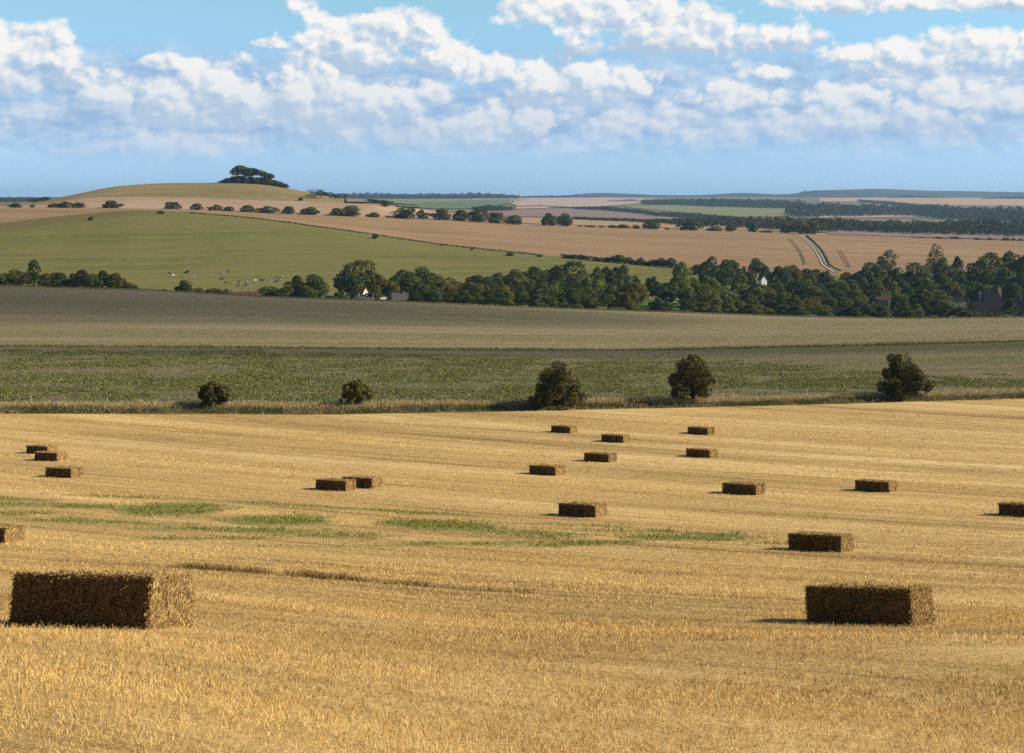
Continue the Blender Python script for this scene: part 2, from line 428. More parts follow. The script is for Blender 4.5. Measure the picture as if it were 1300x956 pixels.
M['carpaint'] = plain('white car paint', (.78, .78, .78), .3, .03, 1, .5)
def glass_mat():
    m, t, b, o = new_mat('window glass'); b.inputs['Base Color'].default_value = (.03, .035, .04, 1)
    b.inputs['Roughness'].default_value = .08; b.inputs['Specular IOR Level'].default_value = .5
    return m
M['glass'] = glass_mat()
# ---------------------------------------------------------------- ground
def fan(name, i0, i1, n, mat, x0=-480, x1=1780, step=8, drop0=0.0, kind='structure', lift=0.0):
    px = np.arange(x0, x1 + 1, step, dtype=float); pc = np.clip(px, -400, 1700)
    a, b = line_d(i0, pc), line_d(i1, pc)
    t = np.linspace(0, 1, n + 1)[:, None]
    d = a[None] * (1 - t) + b[None] * t
    X = (px[None] - CX) / F0 * d
    Z = heights(X, d) + lift
    Z[0] -= drop0
    W = len(px); V = np.stack([X, d, Z], -1).reshape(-1, 3)
    i = (np.arange(n)[:, None] * W + np.arange(W - 1)[None]).ravel()
    Q = np.stack([i, i + 1, i + W + 1, i + W], -1)
    return link(name, mesh_from(name, V, Q, smooth=True), mat, kind=kind)

# --- foreground stubble, with the green regrowth patches (their own shape, photo pixels)
# each patch: centre, half width, half height, tilt (rise per px), strength
GREEN = [(215, 647, 78, 10, -.02, 1.15), (70, 642, 170, 4.5, .02, .80), (20, 634, 110, 3.2, .01, .66), (130, 663, 170, 5, .035, .72), (10, 651, 80, 6, 0, .74),
         (355, 661, 84, 9, -.01, 1.0), (300, 673, 160, 5.5, .02, .78), (250, 684, 140, 3, 0, .82), (430, 680, 110, 5, .02, .78),
         (560, 667, 92, 8, .05, 1.15), (660, 677, 110, 5.5, .05, .88), (610, 690, 150, 4.5, .0, .80), (470, 693, 170, 2.6, -.01, .74), (740, 690, 120, 4.2, -.045, .86), (860, 683, 80, 5, .02, .84), (915, 682, 55, 7, .0, .98),
         (450, 646, 230, 2.2, .058, .9), (180, 632, 210, 2.2, .035, .66), (700, 666, 150, 2.4, .03, .76), (790, 674, 110, 3.2, .02, .76), (560, 655, 110, 1.8, .05, .55), (1010, 690, 80, 4, .0, .62)]
def green_mask(X, Y, Z):
    x = CX + F0 * X / np.maximum(Y, 4); y = HY - F0 * Z / np.maximum(Y, 4)
    g = np.zeros_like(X)
    for cx, cy, rx, ry, tl, s in GREEN:
        dx = (x - cx) / rx; dy = (y - cy - tl * (x - cx)) / ry
        g = np.maximum(g, s * np.exp(-(dx * dx) ** 1.5 - np.abs(dy) ** 2.2))
    g = np.where((Y > 25) & (Y < 125), g, 0)
    return g + .35 * (fbm(X * .25, Y * .5, 3) - .5) * (g > .05)

def stubble_ground():
    xs = np.concatenate([np.arange(-190, -45, 2.0), np.arange(-45, 50, .33), np.arange(50, 201, 2.0)])
    fd = np.interp(CX + F0 * xs / 170., *K(FENCE_D))
    t = np.concatenate([np.linspace(-40, 8, 20)[:-1], np.linspace(8, 45, 60)[:-1], np.linspace(45, 105, 200)[:-1], np.linspace(105, 160, 70)])
    Y = np.empty((len(t) + 12, len(xs)))
    Y[:len(t)] = t[:, None]
    k = np.linspace(0, 1, 13)[1:, None]
    Y[len(t):] = 160 + (fd - 160)[None] * k
    X = np.broadcast_to(xs[None], Y.shape).copy()
    Z = heights(X, Y)
    Z += .10 * (fbm(X * .2, Y * .2, 4) - .5) * np.clip((Y - 4) / 10, 0, 1)
    n, W = Y.shape
    V = np.stack([X, Y, Z], -1).reshape(-1, 3)
    i = (np.arange(n - 1)[:, None] * W + np.arange(W - 1)[None]).ravel()
    m = mesh_from('stubble_field', V, np.stack([i, i + 1, i + W + 1, i + W], -1), smooth=True)
    a = m.attributes.new('green', 'FLOAT', 'POINT')
    a.data.foreach_set('value', np.clip(green_mask(X, Y, Z), 0, 1.3).ravel().astype(np.float32))
    return link('stubble_field', m, M['stubble'], kind='structure', label='golden cut stubble field sloping away below the camera')
stubble_ground()
fan('verge_ground', 11, 12, 4, M['verge'], drop0=.12)['label'] = 'earth under the rough grass strip along the stubble'
fan('crop_field', 12, 13, 40, M['crop'])['label'] = 'green weedy root crop field beyond the verge'
g = fan('fallow_field', 13, 15, 60, M['fallow']); g['label'] = 'grey brown fallow field below the valley trees'
fan('valley_floor', 15, 18, 40, M['valley'])['label'] = 'green valley meadow among the village trees'
fan('pasture_field', 18, 19, 40, M['pasture'])['label'] = 'broad green pasture hillside with grazing cows'
fan('ley_field', 19, 20, 6, M['olive'])['label'] = 'narrow olive strip above the pasture at far left'
fan('wheat_field', 20, 21, 30, M['wheat'])['label'] = 'large ripe tan wheat field across the middle distance'
fan('hill_field', 21, 22, 14, M['pinkfield'])['label'] = 'pale pinkish stubble field at the foot of the hill'
fan('hill_top', 22, 23, 20, M['hillgrass'])['label'] = 'grassy dome shaped hill top under the pine clump'
fan('hill_back', 23, 25, 20, M['far'])
fan('far_farmland', 25, 29, 60, M['far'])['label'] = 'distant farmland plain'
fan('far_ridge', 29, 31, 40, M['ridge'], step=4)['label'] = 'distant blue downland ridge on the horizon'

# the pasture strip in front of the crest belongs to the valley on the right: a draped meadow sheet carries the pasture colour on the left
def drape(name, pts_lo, pts_hi, mat, lift, nx=40, ny=6, label=None, wob=0.0):
    """a field between two photo-pixel edges, laid on the terrain where those pixels look"""
    xs = np.linspace(max(pts_lo[0][0], pts_hi[0][0]), min(pts_lo[-1][0], pts_hi[-1][0]), nx)
    lo = np.interp(xs, *zip(*pts_lo)); hi = np.interp(xs, *zip(*pts_hi))
    V = []
    for j in range(ny + 1):
        t = j / ny
        for x, a, b in zip(xs, lo, hi):
            p = ray(x, a + (b - a) * t); V.append((p.x, p.y, p.z + lift))
    Q = [(j * nx + i, j * nx + i + 1, (j + 1) * nx + i + 1, (j + 1) * nx + i) for j in range(ny) for i in range(nx - 1)]
    o = link(name, mesh_from(name, V, Q, smooth=True), mat, kind='structure')
    if label: o['label'] = label
    return o

def grid_drape(name, x0, x1, d0, d1, mat, lift, n=30, m=20, kind='structure'):
    """sheet on the terrain between two distances, x limits in photo columns"""
    d = np.linspace(d0, d1, m + 1)[:, None]; px = np.linspace(x0, x1, n + 1)[None]
    D = np.broadcast_to(d, (m + 1, n + 1)); X = (px - CX) / F0 * D
    V = np.stack([X, D, heights(X, D) + lift], -1).reshape(-1, 3); W = n + 1
    i = (np.arange(m)[:, None] * W + np.arange(n)[None]).ravel()
    return link(name, mesh_from(name, V, np.stack([i, i + 1, i + W + 1, i + W], -1), smooth=True), mat, kind=kind)
grid_drape('lower_pasture', -470, 790, 640, 819, M['pasture'], .25, 60, 30)['label'] = 'lower edge of the pasture behind the village roofs'
grid_drape('upper_meadow', 790, 1000, 735, 819, M['pasture'], .25, 20, 16)['label'] = 'pale meadow strip below the boundary hedge'
grid_drape('hill_shoulder', -400, 0, 1421, 1545, M['tan'], .3, 20, 10)['label'] = 'tan field on the left shoulder of the hill'

# far fields (photo pixel edges: lower, upper)
FARF = [
    ('green_field', [(505, 263.5), (560, 266), (610, 265), (640, 260), (672, 254)], [(505, 259.5), (560, 256), (610, 253.6), (640, 253), (672, 252.8)], 'fargreen', 'bluish green field on the far slope behind the hedgerow trees'),
    ('golden_field', [(440, 258), (520, 259), (600, 255)], [(440, 252.5), (520, 252.5), (600, 252.5)], 'faryellow', 'yellowish field below the far wood at centre left'),
    ('ploughed_field', [(600, 271.5), (640, 275), (720, 276), (790, 278), (830, 279)], [(600, 270.5), (640, 268.5), (720, 265), (790, 270), (830, 277)], 'farplum', 'purple brown ploughed field beyond the central hedge trees'),
    ('pink_field', [(585, 252.6), (640, 256.5), (668, 264), (700, 264), (770, 262.5), (800, 259), (830, 254)], [(585, 252.2), (640, 251.8), (668, 251.4), (700, 251), (770, 251), (800, 251.6), (830, 252.4)], 'farpink', 'pale pink stubble field on the far rise at centre'),
    ('tan_slope', [(655, 266), (695, 265)], [(655, 260), (695, 257)], 'fartan', 'golden slope beside the pink stubble far away'),
    ('green_strip', [(755, 262), (830, 260.5)], [(755, 258.5), (830, 255.5)], 'faryellow', 'small green strip on the far rise'),
    ('ley_far', [(795, 263.5), (860, 270), (930, 276), (1000, 276)], [(795, 261.5), (860, 260.5), (930, 262.5), (1000, 265.5)], 'faryellow', 'long yellow green field between the far woods'),
    ('tan_rise', [(1040, 256), (1120, 257), (1200, 261), (1300, 262), (1420, 262)], [(1040, 251.6), (1120, 251.2), (1200, 251.6), (1300, 252.4), (1420, 252.4)], 'fartan', 'golden stubble field under the far right ridge'),
    ('pink_slope', [(1085, 257), (1120, 262), (1155, 267)], [(1085, 254), (1120, 256.5), (1155, 262)], 'farpink', 'pale pink field among the far right woods'),
    ('tan_strip', [(1000, 277), (1080, 276.5), (1165, 275)], [(1000, 272.5), (1080, 273), (1165, 273.5)], 'fartan', 'thin golden strip between the right hand woods'),
    ('brown_strip', [(1050, 297.6), (1160, 301.5), (1300, 305.5), (1420, 308)], [(1050, 293.5), (1160, 297), (1300, 300), (1420, 302)], 'farplum', 'brown ploughed strip below the right hand wood'),
    ('tan_shelf', [(560, 277.5), (650, 283.5), (800, 288.5), (970, 293.5), (1050, 296)], [(560, 271), (650, 276.5), (800, 281.5), (970, 288), (1050, 292)], 'tan', 'tan stubble strip behind the central hedgerow'),
]
for nm, lo, hi, mt, lb in FARF:
    drape(nm, lo, hi, M[mt], .6 if lo[0][1] > 270 else 1.6, label=lb)

# track, tramlines
def ribbon(name, pts, w, mat, lift, label=None, off=0.0, dens=8, group=None):
    P = []
    for (x0, y0), (x1, y1) in zip(pts, pts[1:]):
        for k in range(dens):
            t = k / dens; P.append(ray(x0 + (x1 - x0) * t, y0 + (y1 - y0) * t))
    P.append(ray(*pts[-1]))
    V = []; Q = []
    for i, p in enumerate(P):
        t = P[min(i + 1, len(P) - 1)] - P[max(i - 1, 0)]; t.z = 0; t.normalize()
        s = Vector((-t.y, t.x, 0))
        for k in (-1, 1):
            q = p + s * (off + k * w / 2); V.append((q.x, q.y, ground(q.x, q.y) + lift))
        if i: Q.append((2 * i - 2, 2 * i - 1, 2 * i + 1, 2 * i))
    o = link(name, mesh_from(name, V, Q), mat, kind='structure')
    if label: o['label'] = label
    return P
TRACK = [(975, 294.6), (995, 296.4), (1012, 298.6), (1018.5, 300.5), (1026.5, 307), (1035.7, 316), (1041.8, 326), (1046.5, 336), (1053, 341), (1062, 346)]
for of, lb in ((-1.5, 'left'), (1.5, 'right')):
    ribbon('chalk_track', TRACK, 1.05, M['chalk'], .45, 'white chalk wheel track running up through the wheat, %s hand rut' % lb, of)
ribbon('track_grass', TRACK, 1.1, M['olive'], .4, 'grassy strip between the chalk wheel tracks')
for a in ([(1001, 303), (1006, 309.5), (1012, 316), (1018, 328), (1021, 337)], [(1004.5, 303.5), (1010, 310.5), (1016.5, 319), (1023, 335)],
          [(1063, 318), (1069, 327), (1077, 340)], [(1067, 318), (1073, 327), (1080, 340)]):
    ribbon('tramline', a, .5, M['tramline'], .4, 'dark tramline pressed through the wheat')
# ---------------------------------------------------------------- trees
def sph(n, g):
    v = g.normal(size=(n, 3)); return v / np.linalg.norm(v, axis=1, keepdims=True)
def leaf_quads(P, N, size, g, jit=.8, asp=.7):
    """small leaf-clump faces at P with normals about N"""
    n = len(P)
    N = N + g.normal(size=(n, 3)) * jit; N /= np.linalg.norm(N, axis=1, keepdims=True)
    a = np.cross(N, g.normal(size=(n, 3))); a /= np.linalg.norm(a, axis=1, keepdims=True)
    b = np.cross(N, a); s = np.asarray(size).reshape(-1, 1)
    bend = N * s * .25
    V = np.stack([P - a * s, P - b * s * asp + bend, P + a * s, P + b * s * asp + bend], 1).reshape(-1, 3)
    return V, np.arange(4 * n).reshape(-1, 4)
def crown_data(seed, shape, nleaf, leaf, col, nblob=26, gap=0.0, br=(.13, .24)):
    """crown in a unit box: height 1, width 1. Returns V, Q, Col"""
    g = np.random.default_rng(seed)
    C = []
    for _ in range(nblob * 6):
        u = sph(1, g)[0]; r = g.uniform(.35, .95) ** .6
        h = (u[2] * r + 1) / 2                      # 0..1 in the crown
        if shape == 'round': c = np.array([u[0] * r * .36, u[1] * r * .36, .17 + .66 * h])
        elif shape == 'tall':
            w = .34 * math.sin(math.pi * min(1, .25 + .75 * h)) ** .7; c = np.array([u[0] * r * w, u[1] * r * w, .2 + .68 * h])
        elif shape == 'cone':
            w = .40 * (1 - h) + .03; c = np.array([u[0] * w * r, u[1] * w * r, .12 + .78 * h])
        elif shape == 'bush':
            w = .40 * math.sqrt(1 - .8 * (h * .9) ** 2); c = np.array([u[0] * r * w, u[1] * r * w, .06 + .74 * h * h ** .3])
        elif shape == 'pine':
            c = np.array([u[0] * r * .36, u[1] * r * .36, .56 + .34 * h * (1 - .3 * r)])
        elif shape == 'airy':
            c = np.array([u[0] * r * .36, u[1] * r * .36, .34 + .6 * h])
        C.append(c)
        if len(C) >= nblob: break
    C = np.array(C); n = len(C); rr = g.uniform(*br, n)
    if shape in ('cone',): rr *= (1.15 - C[:, 2] * .75)
    if shape == 'airy': rr *= .55
    per = g.dirichlet(np.ones(n) * 12) * nleaf
    P, N, S, Cc = [], [], [], []
    for k in range(n):
        m = max(4, int(per[k])); u = sph(m, g)
        u[:, 2] = np.where((u[:, 2] < -.45) & (g.random(m) < .7), -u[:, 2], u[:, 2])
        lump = 1 + .22 * (vnoise(u[:, 0] * 3 + k, u[:, 1] * 3 + u[:, 2] * 2, seed) - .5)
        rad = rr[k] * lump * g.uniform(.72, 1.04, m)
        zz = .82 if shape != 'pine' else .62
        p = C[k] + u * rad[:, None] * np.array([1, 1, zz])
        d = np.linalg.norm((p[:, None] - C[None]) / np.array([1, 1, zz]), axis=2) / rr[None]
        d[:, k] = 9; keep = (d.min(1) > .70) & (p[:, 2] > .015)
        if gap: keep &= vnoise(p[:, 0] * 9, p[:, 1] * 5 + p[:, 2] * 9, seed + 3) > gap
        p, u = p[keep], u[keep]; m = len(p)
        P.append(p); N.append(u + np.array([0, 0, .25])); S.append(leaf * g.uniform(.6, 1.3, m))
        tone = g.uniform(.72, 1.28); warm = g.uniform(-.12, .12)
        c = np.array(col) * tone * np.array([1 + warm, 1, 1 - warm])
        Cc.append(c[None] * g.uniform(.6, 1.4, (m, 1)))
    P, N, S, Cc = map(np.concatenate, (P, N, S, Cc))
    V, Q = leaf_quads(P, N, S, g)
    return V, Q, np.repeat(np.clip(Cc, 0, 1), 4, 0)
def trunk_mesh(name, seed, top=.62, r=.03, limbs=5, spread=.22, base=0.0, stems=1):
    g = random.Random(seed); b = BM()
    for s in range(stems):
        ox, oy = ((g.uniform(-.06, .06), g.uniform(-.06, .06)) if stems > 1 else (0, 0))
        pts = [(ox, oy, base - .03), (ox * 1.2 + g.uniform(-.01, .01), oy * 1.2, top * .35), (ox * 1.8 + g.uniform(-.03, .03), oy * 1.8 + g.uniform(-.03, .03), top * .7), (ox * 2 + g.uniform(-.05, .05), oy * 2 + g.uniform(-.05, .05), top)]
        b.tube(pts, [r * 1.3, r, r * .7, r * .25], 7)
        for k in range(limbs):
            a = g.uniform(0, 6.28); z = top * g.uniform(.35, .8); q = pts[2]
            b.tube([(q[0] * z / top, q[1] * z / top, z * .9), (math.cos(a) * spread * .55, math.sin(a) * spread * .55, z + .1), (math.cos(a) * spread, math.sin(a) * spread, z + .22)], [r * .5, r * .33, r * .1], 5)
    return b.mesh(name, True)

GREENC = (.098, .106, .025)
VAR = {}
def variant(key, shape, seeds, nleaf, leaf, col=GREENC, top=.6, r=.028, **kw):
    out = []
    for s in seeds:
        V, Q, C = crown_data(s, shape, nleaf, leaf, col, **kw)
        cm = mesh_from('crown', V, Q, C); cm.materials.append(M['leaf'])
        tm = trunk_mesh('trunk', s, top, r); tm.materials.append(M['bark'])
        out.append((cm, tm))
    VAR[key] = out
variant('round', 'round', (1, 2, 3, 4, 5), 11000, .0235)
variant('tall', 'tall', (11, 12, 13), 9000, .0215, top=.7, r=.022)
variant('cone', 'cone', (21, 22), 7500, .023, top=.7)
variant('bush', 'bush', (31, 32, 33, 34), 7000, .029, top=.4)
variant('airy', 'airy', (41, 42), 1500, .022, top=.85, r=.016, nblob=34)
variant('pine', 'pine', (51, 52, 53), 3600, .030, top=.8, r=.02, nblob=20, br=(.13, .22))

TONE = {  # object tint over the base leaf colour and the word for the label
    'dark': ((.66, .76, .64), 'dark green'), 'mid': ((1.0, 1.0, .9), 'mid green'), 'light': ((1.75, 1.75, 1.1), 'light yellow green'),
    'olive': ((1.32, 1.14, .92), 'olive green'), 'brown': ((1.42, 1.0, .8), 'brown tinged'), 'grey': ((1.9, 1.75, 2.4), 'grey green'), 'gold': ((1.9, 1.5, .9), 'golden green'),
}
SHAPEW = {'round': 'rounded', 'tall': 'slender', 'cone': 'conical', 'bush': 'bushy', 'airy': 'sparse spindly', 'pine': 'flat crowned'}
vcount = 0
def plant(name, kind, base, h, w, tone, label, cat, group=None, sink=.0):
    global vcount
    vcount += 1
    cm, tm = VAR[kind][(vcount * 7 + int(base.x * 3)) % len(VAR[kind])]
    g = random.Random(vcount)
    tint = [c * g.uniform(.88, 1.12) for c in TONE[tone][0]]
    root = thing(name, label, cat, base - Vector((0, 0, sink)), g.uniform(0, 6.28), group)
    root.scale = (w, w * g.uniform(.9, 1.1), h)
    c = link('crown', cm, None, root); c.color = (*tint, 1)
    link('trunk', tm, None, root)
    return root
def px_h(x, d, ytop):        # metres from the ground at (column, distance) up to the ray through row ytop
    p = at(x, d); return p, -(ytop - HY) / F0 * d - p.z

ORD = ['first', 'second', 'third', 'fourth', 'fifth', 'sixth', 'seventh', 'eighth', 'ninth', 'tenth', 'eleventh', 'twelfth', 'thirteenth', 'fourteenth', 'fifteenth', 'sixteenth', 'seventeenth', 'eighteenth', 'nineteenth', 'twentieth']
# valley trees: x, y of the top, distance, width px, tone, shape
FR, F2, MD, BK, B2 = 584, 618, 680, 770, 860
VALLEY = [
 # west hedge clump
 (8, 343, FR, 26, 'mid', 'bush'), (24, 340, FR, 24, 'olive', 'round'), (43, 331, FR, 19, 'dark', 'tall'), (57, 344, FR, 20, 'olive', 'bush'), (74, 340, FR, 26, 'mid', 'bush'), (90, 341, FR, 22, 'olive', 'bush'), (104, 341, FR, 22, 'mid', 'round'),
 (117, 343, FR, 20, 'olive', 'bush'), (131, 341, FR, 18, 'dark', 'round'), (144, 343, FR, 20, 'olive', 'bush'), (155, 349, FR, 16, 'mid', 'bush'), (165, 356, FR, 14, 'olive', 'bush'), (173, 361, FR, 9, 'brown', 'bush'),
 (210, 365.5, FR, 13, 'olive', 'bush'), (233, 354, F2, 17, 'dark', 'round'), (250, 361.5, F2, 16, 'brown', 'bush'), (262, 363, F2, 14, 'brown', 'bush'), (273, 363.5, FR, 22, 'mid', 'bush'), (286, 363, F2, 10, 'dark', 'bush'),
 (345, 360, FR, 28, 'dark', 'bush'), (362, 362, FR, 24, 'olive', 'bush'), (377, 348, F2, 24, 'dark', 'round'), (399, 346, F2, 28, 'dark', 'round'), (388, 357, FR, 22, 'mid', 'bush'), (426, 367, F2, 20, 'dark', 'bush'),
 (458, 328, MD, 52, 'mid', 'round'), (446, 341, F2 + 40, 28, 'dark', 'round'), (484, 351, MD, 18, 'light', 'tall'), (474, 358, F2 + 40, 18, 'olive', 'bush'), (496, 353, F2 + 45, 20, 'olive', 'round'), (507, 340, MD, 28, 'dark', 'round'), (521, 341, MD, 22, 'olive', 'round'), (537, 335.5, MD, 32, 'mid', 'round'),
 (551, 344, MD, 26, 'dark', 'round'), (535, 356, F2, 24, 'dark', 'round'), (549, 356, FR, 26, 'dark', 'bush'), (562, 350, F2, 24, 'olive', 'round'), (576, 350, MD, 26, 'olive', 'round'), (573, 365, FR, 18, 'mid', 'bush'), (582, 376, FR, 14, 'brown', 'bush'), (530, 366, FR, 20, 'dark', 'bush'),
 # centre wood
 (606, 348, BK, 22, 'dark', 'round'), (619, 350, BK, 18, 'dark', 'round'), (633, 345, BK, 20, 'mid', 'round'), (653, 339, BK, 26, 'olive', 'round'), (678, 337, BK, 34, 'dark', 'round'), (701, 338, BK, 26, 'dark', 'round'),
 (597, 355, F2, 30, 'dark', 'round'), (613, 356, F2, 26, 'brown', 'round'), (628, 358, F2, 24, 'dark', 'round'), (641, 360, F2, 24, 'gold', 'round'), (655, 356, F2, 26, 'dark', 'round'), (672, 352, F2, 26, 'olive', 'tall'), (688, 355, F2, 24, 'dark', 'tall'), (702, 354, F2, 24, 'olive', 'round'),
 (590, 364, FR, 20, 'dark', 'bush'), (604, 366, FR, 22, 'mid', 'bush'), (619, 367, FR, 20, 'dark', 'tall'), (633, 369, FR, 20, 'dark', 'tall'), (648, 376, FR, 18, 'brown', 'bush'), (662, 368, FR, 22, 'dark', 'tall'), (678, 370, FR, 20, 'mid', 'bush'), (695, 372, FR, 22, 'olive', 'bush'), (712, 373, FR, 18, 'dark', 'bush'),
 (722, 329, MD + 30, 46, 'mid', 'round'), (712, 345, MD, 26, 'dark', 'round'), (742, 347, MD, 26, 'dark', 'round'), (758, 336, BK, 17, 'mid', 'tall'), (769, 336, BK, 15, 'dark', 'tall'), (781, 336, BK, 18, 'dark', 'round'), (792, 333.5, BK, 17, 'mid', 'tall'), (762, 353, MD, 28, 'light', 'round'), (777, 359, MD, 20, 'mid', 'round'),
 (728, 362, F2, 28, 'dark', 'round'), (745, 362, F2, 24, 'mid', 'round'), (800, 356, F2, 36, 'brown', 'round'), (772, 368.5, FR, 28, 'olive', 'cone'), (753, 374, FR, 20, 'mid', 'bush'), (795, 368, FR, 18, 'brown', 'cone'), (734, 385, FR, 20, 'olive', 'bush'), (718, 384, FR, 14, 'dark', 'bush'), (803, 386, FR, 14, 'brown', 'bush'), (786, 350, MD + 40, 18, 'mid', 'round'), (797, 349, MD + 30, 14, 'dark', 'bush'),
 (808, 347, BK, 12, 'dark', 'bush'), (824, 348, BK, 12, 'dark', 'bush'), (831, 345.5, BK, 13, 'dark', 'bush'), (820, 390, FR, 20, 'olive', 'bush'), (833, 373, F2, 14, 'mid', 'bush'), (842, 380, FR, 22, 'dark', 'bush'), (846, 356, MD, 30, 'dark', 'round'), (864, 328, MD, 24, 'light', 'tall'), (871, 352, MD, 18, 'mid', 'round'),
 # east of the meadow
 (883, 333, B2, 13, 'dark', 'bush'), (900, 323, BK + 40, 20, 'dark', 'round'), (920, 328, B2, 14, 'dark', 'round'), (930, 328, B2, 13, 'mid', 'round'), (944, 334.5, BK + 30, 12, 'dark', 'cone'), (960, 326, B2, 18, 'mid', 'round'), (973, 336, B2 - 20, 13, 'dark', 'round'),
 (895, 339, BK, 15, 'dark', 'bush'), (911, 340, BK, 18, 'mid', 'round'), (926, 337, BK, 26, 'dark', 'round'), (939, 339, BK, 18, 'mid', 'round'), (951, 342, BK, 16, 'dark', 'round'),
 (884, 350, MD, 22, 'mid', 'round'), (900, 349, MD, 26, 'light', 'round'), (917, 350, MD, 22, 'dark', 'round'), (885, 358, F2 + 20, 36, 'olive', 'round'), (872, 368, F2, 18, 'dark', 'bush'), (905, 370, F2, 18, 'grey', 'round'), (922, 367, F2, 24, 'grey', 'round'), (938, 357, MD - 20, 36, 'grey', 'round'), (962, 358, MD - 20, 34, 'olive', 'round'), (984, 354, MD - 10, 26, 'dark', 'round'),
 (888, 380, FR, 28, 'olive', 'bush'), (905, 386, FR, 16, 'brown', 'bush'), (925, 384, FR, 16, 'light', 'bush'), (938, 378, FR, 18, 'mid', 'bush'), (957, 382, FR, 24, 'olive', 'bush'), (975, 388, FR, 18, 'brown', 'bush'), (950, 370, F2, 24, 'dark', 'round'), (972, 370, F2, 26, 'dark', 'round'), (963, 354, 705, 9, 'dark', 'bush'), (870, 392, FR, 14, 'brown', 'bush'), (915, 389, FR, 12, 'olive', 'bush'),
 (995, 332, BK, 30, 'dark', 'round'), (1011, 334, BK, 20, 'mid', 'round'), (1003, 346, MD, 30, 'dark', 'round'), (1002, 368, F2, 10, 'gold', 'cone'), (991, 372, F2, 20, 'dark', 'round'), (995, 383, FR, 22, 'mid', 'bush'), (1010, 373, F2, 20, 'mid', 'round'),
 (1024, 338, BK, 22, 'mid', 'round'), (1037, 339, BK, 22, 'olive', 'round'), (1049, 338, BK, 15, 'mid', 'round'), (1020, 352, MD, 40, 'mid', 'round'), (1040, 357, MD, 24, 'dark', 'round'), (1060, 350, MD + 30, 28, 'olive', 'round'), (1074, 344, BK, 18, 'brown', 'round'), (1085, 347, BK, 20, 'olive', 'round'), (1078, 353, MD, 28, 'mid', 'round'), (1096, 349, MD + 40, 18, 'dark', 'round'),
 (1012, 384, FR, 22, 'dark', 'bush'), (1028, 375, F2, 24, 'brown', 'round'), (1045, 368, F2, 26, 'mid', 'round'), (1042, 384, FR, 22, 'olive', 'bush'), (1068, 375, F2 + 14, 24, 'mid', 'round'), (1060, 364, MD - 20, 26, 'dark', 'round'), (1087, 366, MD - 20, 22, 'mid', 'round'),
 (1106, 331, BK, 36, 'mid', 'round'), (1128, 316, B2, 26, 'dark', 'airy'), (1121, 327, B2, 18, 'dark', 'round'), (1138, 334, BK, 18, 'dark', 'round'), (1112, 357, MD, 34, 'mid', 'round'), (1131, 354, MD, 24, 'olive', 'round'), (1142, 350, MD + 30, 22, 'dark', 'round'),
 (1095, 377, FR + 10, 24, 'dark', 'bush'), (1120, 384, FR + 6, 24, 'dark', 'bush'), (1112, 383, FR, 18, 'dark', 'bush'), (1124, 393, FR, 14, 'olive', 'bush'), (1140, 372, F2, 22, 'mid', 'round'), (1137, 390, FR, 15, 'olive', 'bush'), (1150, 385, FR, 18, 'dark', 'bush'), (1154, 363, MD - 20, 24, 'dark', 'round'), (1085, 388, FR, 14, 'dark', 'bush'),
 (1164, 331, BK, 32, 'mid', 'round'), (1179, 328, B2, 14, 'dark', 'bush'), (1187, 308.5, B2, 20, 'olive', 'airy'), (1197, 325, BK + 30, 24, 'mid', 'round'), (1215, 317, BK + 30, 20, 'dark', 'cone'), (1216, 334, BK, 24, 'grey', 'round'), (1175, 346, MD, 30, 'mid', 'round'), (1193, 343, MD + 30, 26, 'dark', 'round'), (1208, 352, MD, 22, 'olive', 'round'), (1222, 350, MD + 10, 22, 'dark', 'round'),
 (1170, 364, F2, 24, 'dark', 'round'), (1190, 363, F2 + 20, 26, 'mid', 'round'), (1180, 373, FR + 12, 30, 'dark', 'bush'), (1203, 377, FR + 10, 24, 'olive', 'bush'), (1217, 387, FR, 16, 'mid', 'bush'), (1163, 382, FR, 18, 'olive', 'bush'),
 (1241, 327, BK, 32, 'dark', 'round'), (1262, 318, BK + 20, 32, 'olive', 'round'), (1281, 316.5, BK + 30, 24, 'mid', 'round'), (1297, 315, BK + 30, 26, 'dark', 'round'), (1253, 338, MD + 40, 26, 'olive', 'round'), (1275, 336, MD + 40, 30, 'mid', 'round'), (1293, 342, MD + 20, 24, 'dark', 'round'), (1238, 352, MD + 10, 26, 'dark', 'round'), (1260, 356, MD + 10, 24, 'mid', 'round'), (1284, 356, MD, 24, 'dark', 'round'),
 (1282, 376, FR, 19, 'dark', 'cone'), (1228, 392, FR, 12, 'olive', 'bush'), (1241, 394, FR, 16, 'mid', 'bush'), (1254, 392, FR, 16, 'olive', 'bush'), (1268, 396, FR, 14, 'olive', 'bush'), (1320, 318, BK, 34, 'mid', 'round'), (1322, 350, MD, 34, 'dark', 'round'), (1316, 378, F2, 24, 'mid', 'bush'),
]
LAND = [(90, 'west hedge clump', 0), (311, 'cottage row', 0), (408, 'long barn', 0), (464, 'two chimney cottage', 0), (511, 'purple cottage', 0), (722, 'big central tree', 0), (830, 'bright meadow', 0),
        (967, 'white gable', 0), (1067, 'dark barn', 0), (1121, 'brick house', 0), (1250, 'farmhouse', 0)]
def rowword(d): return 'front row' if d < 600 else 'second row' if d < 655 else 'middle rank' if d < 740 else 'rear rank'
